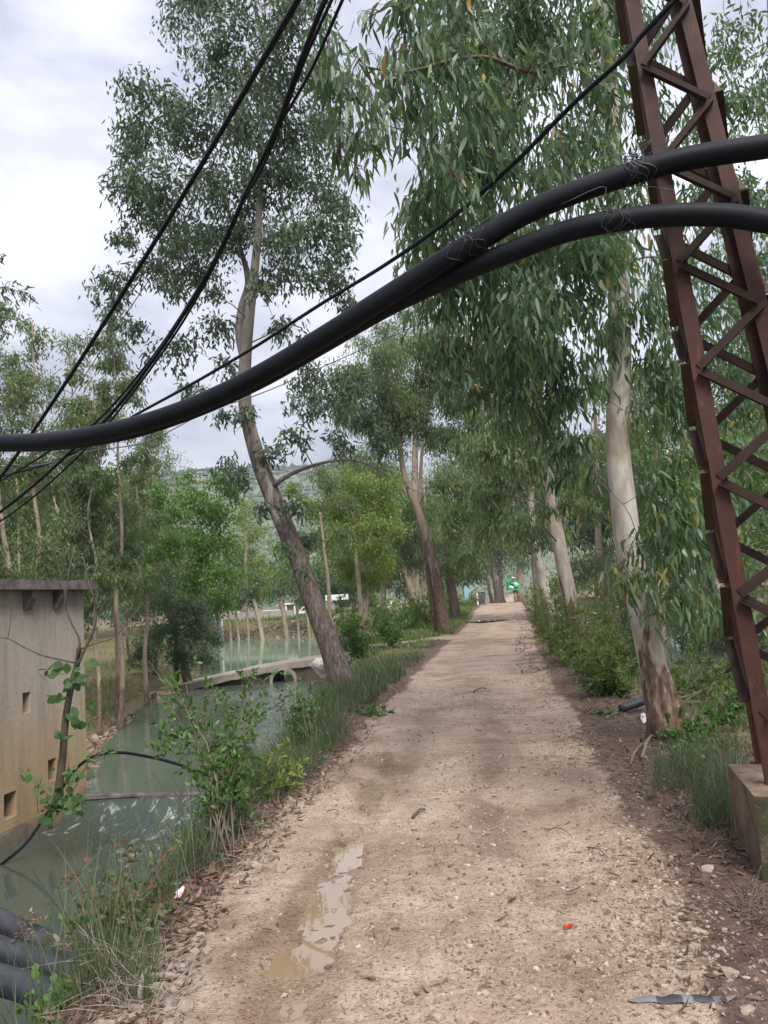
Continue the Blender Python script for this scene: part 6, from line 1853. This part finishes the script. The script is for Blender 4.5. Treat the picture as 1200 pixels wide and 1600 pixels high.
P = strip(34000, 3.0, 26, 1, -.3, 2.8)
off = P[:, 0] - road_r(P[:, 1])
P = P[rng.random(len(P)) < smooth(-.3, .35, off) * smooth(2.8, 1.3, off) * (.3 + .7 * smooth(.38, .6, fbm(P[:, 0] * 2, P[:, 1] * 1.5, 301)))]
litter('leaf_litter', 'brown fallen eucalyptus leaves strewn over the right verge', P, .02, .085)
P = strip(12000, 3.0, 20, -1, -.10, 1.0); P = P[dry(P)]
off = road_l(P[:, 1]) - P[:, 0]
P = P[rng.random(len(P)) < smooth(-.18, .12, off) * smooth(1.0, .4, off)]
litter('leaf_litter', 'brown fallen leaves and bark bits along the left track edge', P, .02, .09)
P = strip(900, 3.0, 30, 1, -2.3, 0); P = P[rng.random(len(P)) < .35]
litter('leaf_litter', 'few scattered dry leaves on the gravel', P, .03, .09, .16)
P = strip(2600, 15, 45, 1, -.6, 1.4)
litter('leaf_litter', 'reddish leaf litter at the right edge of the far road', P, .06, .17)

P = np.array([at(px + rng.normal() * 9, py + rng.normal() * 4, d) + vec((0, 0, .035 + .02 * rng.random())) for (px, py, d) in ((48, 1447, 4.5), (58, 1453, 4.48), (40, 1460, 4.45), (30, 1478, 4.2), (85, 1488, 4.15), (60, 1487, 4.15), (110, 1478, 4.36), (100, 1500, 4.1)) for _ in range(26)])
litter('leaf_litter', 'dry orange brown leaf bits caught on the fat black pipes', P, .012, .045, .35)
P = on_ground(scatter_px([(-30, 1520, 120, 1599, 3), (100, 1480, 240, 1590, 2), (120, 1400, 250, 1500, 2)], 7000), dry)
grass('bank_grass', 'fine grass growing over the ends of the fat black pipes', P, rng.uniform(.05, .24, len(P)), .45, .003)
# dead twigs tangled under the plinth and at the left bank foot
def twigs(name, label, boxes, n, lmin, lmax, r, mat):
    P = on_ground(scatter_px(boxes, n), lambda p: np.ones(len(p), bool)); mb = MB()
    for p in P:
        d = rand_dir(1)[0]; d[2] = abs(d[2]) * .35; d = unit(d); L = rng.uniform(lmin, lmax)
        mb.tube(curve([p + vec((0, 0, .015)), p + d * L * .5 + vec((0, 0, .03)), p + d * L + rand_dir(1)[0] * L * .2 * vec((1, 1, .2)) + vec((0, 0, .01))], 5), np.linspace(r, r * .4, 5), 4)
    return tag(link(name, mb.mesh(name), M[mat]), label, 'twigs', None, 'stuff')


twigs('dead_twigs', 'tangle of dry twigs at the foot of the plinth', [(1150, 1395, 1199, 1450, 2), (1030, 1190, 1150, 1230, 2), (1080, 1300, 1150, 1340, 1)], 240, .06, .3, .0022, 'twig')
twigs('dead_twigs', 'dry stalks and twigs at the foot of the left bank shrubs', [(150, 1500, 300, 1595, 3), (300, 1290, 420, 1370, 2)], 230, .08, .32, .0022, 'twig_pale')
twigs('dead_twigs', 'heap of dry roots and stalks behind the near pale trunk', [(1040, 1068, 1110, 1112, 1)], 260, .15, .6, .006, 'twig_pale')
twigs('dead_twigs', 'bare pale branches hanging over the right canal', [(1040, 1020, 1130, 1050, 1)], 70, .4, 1.5, .008, 'twig_pale')

# ------------------------------------------------------------------ small things on the ground
def lie(name, label, cat, px0, py0, px1, py1, r, mat, bow=.02, lift=.012, kink=0):
    a, b_ = ground_hit(px0, py0), ground_hit(px1, py1)
    pts = []
    for t in np.linspace(0, 1, 8):
        p = a * (1 - t) + b_ * t; p[2] = ground_z(p[0], p[1]) + lift + bow * math.sin(math.pi * t) + kink * math.sin(7 * t)
        pts.append(p)
    mb = MB(); mb.tube(pts, np.linspace(r, r * .6, 8), 6, .15)
    return tag(link(name, mb.mesh(name), M[mat]), label, cat)


lie('stick', 'short dark stick lying across the middle of the track', 'stick', 645, 1282, 664, 1270, .012, 'bark_sap')
lie('stick', 'thin reddish twig on the gravel right of centre', 'stick', 856, 1299, 892, 1308, .004, 'bark_sap')
lie('stick', 'thin bent twig on the gravel above the curled leaf', 'stick', 918, 1330, 950, 1346, .004, 'bark_sap')
lie('stick', 'small dark twig crossing the far part of the track', 'stick', 740, 1083, 760, 1077, .012, 'bark_sap', .03)
lie('stick', 'thin twig on the mud left of the wheel rut', 'stick', 510, 1272, 530, 1272, .004, 'bark_sap')
lie('root', 'weathered root lying in the left bank above the pebbles', 'root', 228, 1535, 275, 1533, .018, 'twig_pale', .02)
lie('root', 'upright piece of dead root at the left track edge', 'root', 218, 1568, 232, 1530, .014, 'twig_pale', .05)
lie('root', 'twisted pale root at the foot of the near pale trunk', 'root', 1003, 1185, 1025, 1150, .018, 'twig', .07)
lie('root', 'short twisted root beside the other root under the pale trunk', 'root', 985, 1198, 1008, 1165, .014, 'twig', .04)
lie('wood_scrap', 'pale split wood scrap between the pipes and the red tipped shrub', 'wood', 205, 1507, 228, 1495, .022, 'stone', .0)


def flat_leaf(label, px, py, L, W, rot, tint, bend, mat='litter', name='fallen_leaf', cat='leaf'):
    p = ground_hit(px, py); z = ground_z(p[0], p[1]) + .016
    o1 = np.ones(1)
    me = leaf_mesh(name, np.array([[p[0] - math.cos(rot) * L / 2, p[1] - math.sin(rot) * L / 2, z]]), np.array([[math.cos(rot), math.sin(rot), .05]]), np.array([[0, .2, 1.0]]), o1 * L, o1 * W, o1 * bend, o1 * .06, 'long', np.array([tint]))
    o = link(name, me, M[mat])
    return tag(o, label, cat)


flat_leaf('curled dark brown leaf alone on the gravel right of centre', 899, 1399, .10, .03, .1, .15, .25)
flat_leaf('pale dry leaf pointing down near the bottom centre', 664, 1550, .09, .022, 1.9, .85, .1)
flat_leaf('pale dry leaf lying beside the bottom centre one', 690, 1540, .09, .022, .5, .9, .1)
flat_leaf('brown dry leaf on the dirt before the plinth', 1120, 1318, .09, .03, .3, .5, .2)
# red cap fragments
mb = MB(); p = ground_hit(888, 1452); z = ground_z(p[0], p[1])
mb.box((p[0] - .012, p[1], z + .012), (.022, .014, .010), Matrix.Rotation(.4, 3, 'Z')); mb.box((p[0] + .012, p[1] + .006, z + .013), (.016, .016, .012), Matrix.Rotation(-.5, 3, 'Z'))
M['redp'] = plain_mat('red_plastic', (.42, .035, .025), (.55, .06, .04), 20, .4, 0)
tag(link('plastic_scrap', mb.mesh('plastic_scrap', False), M['redp']), 'tiny bright red plastic scrap on the gravel', 'litter')
M['orangep'] = plain_mat('orange_plastic', (.5, .12, .06), (.6, .18, .1), 20, .45, 0)


def crumple(name, label, px, py, s, mat, lift=0.0, dist=None):
    p = ground_hit(px, py) if dist is None else at(px, py, dist)
    z = ground_z(p[0], p[1]) if dist is None else p[2]
    me = rock_mesh(name, int(px), .5, 2, .9); me.materials.append(M[mat])
    o = bpy.data.objects.new(name, me); COL.objects.link(o); o.scale = (s, s * .7, s * .8); o.location = (p[0], p[1], z + s * .3 + lift); o.rotation_euler = (.3, .4, px)
    return tag(o, label, 'litter')


M['pinkp'] = plain_mat('pink_white_wrapper', (.75, .70, .72), (.72, .28, .38), 3, .5, .2)
M['whitep'] = plain_mat('white_wrapper', (.62, .60, .58), (.75, .73, .70), 3, .5, .2)
crumple('wrapper', 'orange scrap on the leaf litter at the left track edge', 523, 1190, .035, 'orangep')
crumple('wrapper', 'pink and white crumpled wrapper in the left bank grass', 366, 1222, .085, 'pinkp', .35)
crumple('wrapper', 'red and white torn wrapper beside the left track edge', 281, 1408, .045, 'pinkp', .03)
crumple('wrapper', 'white scrap caught in the far left bank weeds', 402, 1172, .05, 'whitep', .15)
crumple('plastic_bag', 'dirty white plastic scrap at the left of the near pale trunk', 1010, 1128, .11, 'whitep')

# worn pipe section showing through the gravel at bottom right
def buried():
    a, b_ = on_z(980, 1563, 0), on_z(1152, 1568, 0)
    n = 22; V = []; F = []; tint = []
    for i in range(n):
        t = i / (n - 1); c = a * (1 - t) + b_ * t; w = .026 * math.sin(math.pi * min(1, max(0, t))) ** .45 + .002
        g = ground_z(c[0], c[1])
        for k in range(7):
            u = k / 6 * 2 - 1
            V.append((c[0], c[1] + u * w, max(g, -.005) + .006 + .014 * (1 - u * u) * math.sin(math.pi * t)))
            tint.append(1.0 if .28 < t < .52 or .58 < t < .80 else 0.0)
    F = [(i * 7 + k, (i + 1) * 7 + k, (i + 1) * 7 + k + 1, i * 7 + k + 1) for i in range(n - 1) for k in range(6)]
    m, n_, l, b = new_mat('scuffed_grey_pipe')
    tc = n_.new('ShaderNodeTexCoord'); f = noise_tex(n_, l, 26, 5, .65, tc.outputs['Object'])
    s = math_n(n_, l, 'ADD', attr(n_, 'tint'), math_n(n_, l, 'MULTIPLY', math_n(n_, l, 'SUBTRACT', f, .5), 1.4))
    r = ramp(n_, [(.38, (.15, .145, .145)), (.5, (.04, .04, .044)), (1, (.03, .031, .036))]); l.new(s, r.inputs[0]); l.new(r.outputs[0], b.inputs['Base Color'])
    b.inputs['Roughness'].default_value = .6; bump(n_, l, f, .3, .005, b)
    tag(link('buried_pipe', mesh_py('buried_pipe', V, F, {'tint': tint}), m), 'scuffed grey and black pipe back showing through the gravel', 'pipe')


buried()

# ------------------------------------------------------------------ far things
M['teal'] = plain_mat('pale_teal_sheet', (.20, .36, .40), (.26, .44, .48), 1, .5, .1)
M['tanbox'] = plain_mat('tan_board', (.34, .22, .15), (.44, .31, .22), 1.5, .8, .2)
M['bin'] = plain_mat('slate_grey_plastic', (.045, .055, .075), (.075, .09, .115), 2, .5, .1)
M['white'] = plain_mat('white_paint', (.66, .66, .66), (.78, .78, .78), 1, .5, .1)
M['green'] = plain_mat('bright_green_paint', (.02, .30, .12), (.03, .40, .17), 1, .45, .1)
M['steel'] = plain_mat('grey_steel', (.20, .24, .27), (.30, .34, .37), 2, .5, .1, .01, .3)


def gz(x, y): return ground_z(x, y)


def far_box(parent, name, c, size, mat, rot=0, bev=0):
    mb = MB(); mb.box(c, size, Matrix.Rotation(rot, 3, 'Z')); return link(name, mb.mesh(name, False), M[mat], parent)


def P_at(px, d):
    p = at(px, 945, d); return p[0], p[1], gz(p[0], p[1])


x, y, z = P_at(734, 59)
r_ = empty('garden_shed', (x, y, z), 'pale teal sheet metal shed at the end of the road', 'shed')
far_box(r_, 'wall', (x, y + .5, z + .85), (.72, 1.2, 1.7), 'teal')
far_box(r_, 'plinth', (x, y + .5, z + .03), (.95, 1.5, .16), 'white')
mb = MB(); mb.add([(x - .45, y - .2, z + 1.7), (x + .42, y - .2, z + 1.95), (x + .42, y + 1.2, z + 1.95), (x - .45, y + 1.2, z + 1.7), (x - .45, y - .2, z + 1.75), (x + .42, y - .2, z + 2.0), (x + .42, y + 1.2, z + 2.0), (x - .45, y + 1.2, z + 1.75)], [(0, 1, 5, 4), (1, 2, 6, 5), (2, 3, 7, 6), (3, 0, 4, 7), (4, 5, 6, 7), (3, 2, 1, 0)])
link('roof', mb.mesh('roof', False), M['steel'], r_)
x, y, z = P_at(743.5, 58.5)
r_ = empty('wooden_crate', (x, y, z), 'tan board crate standing between shed and dark bin', 'crate')
far_box(r_, 'body', (x, y, z + .55), (.44, .5, 1.08), 'tanbox')
far_box(r_, 'lid', (x, y, z + 1.11), (.50, .56, .05), 'tanbox')
x, y, z = P_at(752.5, 57.5)
r_ = empty('wheelie_bin', (x, y, z), 'slate grey wheeled bin right of the tan crate', 'bin')
mb = MB(); mb.add([(x - .22, y - .25, z + .06), (x + .22, y - .25, z + .06), (x + .22, y + .25, z + .06), (x - .22, y + .25, z + .06), (x - .29, y - .32, z + .98), (x + .29, y - .32, z + .98), (x + .29, y + .32, z + .98), (x - .29, y + .32, z + .98)], [(0, 1, 5, 4), (1, 2, 6, 5), (2, 3, 7, 6), (3, 0, 4, 7), (3, 2, 1, 0), (4, 5, 6, 7)])
link('body', mb.mesh('body', False), M['bin'], r_)
far_box(r_, 'lid', (x, y, z + 1.03), (.66, .72, .08), 'steel')
far_box(r_, 'side_panel', (x - .30, y - .30, z + .5), (.10, .04, .9), 'white')
for s in (-1, 1):
    mb = MB(); mb.tube([(x + s * .24, y + .24, z + .1), (x + s * .30, y + .24, z + .1)], .1, 12); link('wheel', mb.mesh('wheel'), M['bin'], r_)

# green cart heaped with white bags at the road end
x, y, z = P_at(805, 61)
z0 = at(805, 922, 61)[2]
r_ = empty('green_trailer', (x, y, z), 'bright green open bin on a post, heaped with white bags', 'bin')
far_box(r_, 'tray', (x, y, z0 + .06), (1.05, .7, .10), 'green')
far_box(r_, 'side_wall', (x - .46, y, z0 + .38), (.10, .7, .58), 'green')
far_box(r_, 'back_wall', (x, y + .32, z0 + .40), (.9, .06, .62), 'green')
mb = MB(); mb.add([(x + .25, y - .35, z0 + .1), (x + .55, y - .35, z0 + .1), (x + .30, y - .35, z0 + .5), (x + .25, y + .3, z0 + .1), (x + .55, y + .3, z0 + .1), (x + .30, y + .3, z0 + .5)], [(0, 1, 2), (5, 4, 3), (0, 3, 4, 1), (1, 4, 5, 2), (2, 5, 3, 0)])
link('side_wall', mb.mesh('side_wall', False), M['green'], r_)
mb = MB(); mb.tube([(x - .45, y + .2, z0 + .3), (x - .55, y + .2, z0 + 1.25)], .05, 6); link('pole', mb.mesh('pole'), M['green'], r_)
mb = MB(); mb.tube([(x + .10, y, z - .1), (x + .05, y, z0)], .14, 10); link('post', mb.mesh('post'), M['bark_tan'], r_)
for (dx, dz, s, mt, lab) in ((-.22, .22, .24, 'whitep', 'white bag at the left in the green bin'), (.18, .40, .26, 'whitep', 'white bag at the right in the green bin'), (.0, .95, .17, 'pinkp', 'pinkish bundle on top of the green bin')):
    me = rock_mesh('bag', int(40 + dx * 50), .8, 2, .5); me.materials.append(M[mt])
    o = bpy.data.objects.new('bag', me); COL.objects.link(o); o.scale = (s, s, s); o.location = (x + dx, y - .1, z0 + dz); tag(o, lab, 'bag')
far_box(r_, 'load_frame', (x + .02, y + .1, z0 + .66), (.5, .3, .35), 'green')

# far pond bank: low wall, kiosk, car, tanks, frame
x, y, z = P_at(400, 66)
r_ = empty('retaining_wall', (x, y, z), 'low grey retaining wall behind the bare trunks', 'wall')
for k in range(7):
    xx_ = x - 3.4 + k * 1.02
    far_box(r_, 'block', (xx_, y + .12 * (k % 2), z + .22), (1.0, .4, .8 + .04 * (k % 3)), 'conc')  if False else None
    mb = MB(); mb.box((xx_, y, z + .25), (1.0, .4, .9 + .05 * (k % 3))); link('block', mb.mesh('block', False), M_conc, r_)


def far_thing(px, py, d): return at(px, py, d)


c = far_thing(455, 965, 72); zb = gz(c[0], c[1])
r_ = empty('kiosk', (c[0], c[1], zb), 'small white kiosk with an open front across the pond', 'kiosk')
w_, h_ = .78, 1.35
zb2 = at(455, 966, 72)[2]
far_box(r_, 'base', (c[0], c[1] + .1, (zb + zb2) / 2), (w_ + .3, .9, max(.1, zb2 - zb + .3)), 'white')
for sx in (-1, 1): far_box(r_, 'side_panel', (c[0] + sx * w_ / 2, c[1], zb2 + h_ / 2), (.12, .7, h_), 'white')
far_box(r_, 'roof', (c[0], c[1], zb2 + h_), (w_ + .2, .9, .16), 'white')
far_box(r_, 'counter', (c[0], c[1] - .1, zb2 + .3), (w_ - .13, .6, .6), 'white')
far_box(r_, 'back_panel', (c[0], c[1] + .34, zb2 + .95), (w_ - .13, .05, .7), 'tanbox')
for (px, wdt, hgt, lab) in ((425, 1.7, .8, 'white low tank left of the kiosk across the pond'), (365, 1.3, .7, 'white low tank at the left across the pond')):
    c = far_thing(px, 966, 70); zb = gz(c[0], c[1]); zb2 = at(px, 968, 70)[2]
    r_ = empty('water_tank', (c[0], c[1], zb), lab, 'tank')
    far_box(r_, 'base', (c[0], c[1], (zb + zb2) / 2 - .05), (wdt + .4, 1.0, max(.15, zb2 - zb + .2)), 'tanbox')
    mb = MB(); mb.tube([(c[0] - wdt / 2, c[1], zb2 + hgt / 2 + .05), (c[0] - wdt / 2 + .06, c[1], zb2 + hgt / 2 + .05), (c[0] + wdt / 2 - .06, c[1], zb2 + hgt / 2 + .05), (c[0] + wdt / 2, c[1], zb2 + hgt / 2 + .05)], [hgt * .42, hgt * .5, hgt * .5, hgt * .42], 14); link('vessel', mb.mesh('vessel'), M['white'], r_)
# white car
c = far_thing(482, 962, 74); zb = at(482, 966, 74)[2]
r_ = empty('parked_car', (c[0], c[1], zb), 'white car parked right of the kiosk across the pond', 'car')
prof = [(-1.1, .2), (-1.1, .55), (-.75, .72), (-.45, 1.12), (.35, 1.12), (.75, .75), (1.1, .62), (1.1, .2)]
mb = MB(); k = len(prof)
V = [(c[0] + a, c[1] - .6, zb + h) for a, h in prof] + [(c[0] + a, c[1] + .6, zb + h) for a, h in prof]
mb.add(V, [tuple(range(k))[::-1], tuple(range(k, 2 * k))] + [(i, (i + 1) % k, k + (i + 1) % k, k + i) for i in range(k)]); link('body', mb.mesh('body', False), M['white'], r_)
mb = MB(); mb.add([(c[0] - .62, c[1] - .61, zb + .74), (c[0] + .62, c[1] - .61, zb + .74), (c[0] + .30, c[1] - .61, zb + 1.04), (c[0] - .40, c[1] - .61, zb + 1.04)], [(0, 1, 2, 3)]); link('window', mb.mesh('window', False), M['bin'], r_)
for sx in (-.68, .68):
    mb = MB(); mb.tube([(c[0] + sx, c[1] - .64, zb + .24), (c[0] + sx, c[1] - .5, zb + .24)], .24, 14); link('wheel', mb.mesh('wheel'), M['bin'], r_)
# canopy
c = far_thing(527, 935, 70); zb = gz(c[0], c[1])
r_ = empty('canopy', (c[0], c[1], zb), 'white roofed canopy on dark posts behind the leaning trunk', 'canopy')
far_box(r_, 'roof', (c[0], c[1], c[2] + .1), (2.0, 1.6, .5), 'white')
for sx in (-.8, .8): far_box(r_, 'post', (c[0] + sx, c[1] - .6, (zb + c[2] - .15) / 2), (.12, .12, c[2] - .15 - zb), 'bin')
c = far_thing(509, 938, 71)
# white figures of wall between the trunks
for (px, py, wd, hg, d, lab) in ((608, 945, .30, .95, 62, 'white upright tank between the trees beyond the stone heap'), (668, 920, .9, .9, 75, 'white wall patch glimpsed left of the two stemmed tree')):
    c = far_thing(px, py, d); zb = gz(c[0], c[1])
    r_ = empty('white_hut', (c[0], c[1], zb), lab, 'hut')
    far_box(r_, 'wall', (c[0], c[1], (zb + c[2] + hg / 2) / 2), (wd * 2, .8, c[2] + hg / 2 - zb), 'white')
    far_box(r_, 'roof', (c[0], c[1], c[2] + hg / 2 + .08), (wd * 2 + .3, 1.1, .14), 'steel')
# grey steel frame left of the row of trunks
c = far_thing(347, 985, 57); zb = gz(c[0], c[1])
r_ = empty('steel_frame', (c[0], c[1], zb), 'light blue steel frame with rails at the left of the pond', 'frame')
mb = MB(); mb.tube([(c[0], c[1], zb - .1), (c[0] + .02, c[1], zb + 2.9)], .06, 8); link('post', mb.mesh('post'), M['steel'], r_)
for h in (.35, .7, 1.05):
    mb = MB(); mb.tube([(c[0] - 1.0, c[1] - .02, zb + h), (c[0] + .25, c[1] - .02, zb + h + .03)], .035, 6); link('rail', mb.mesh('rail'), M['steel'], r_)
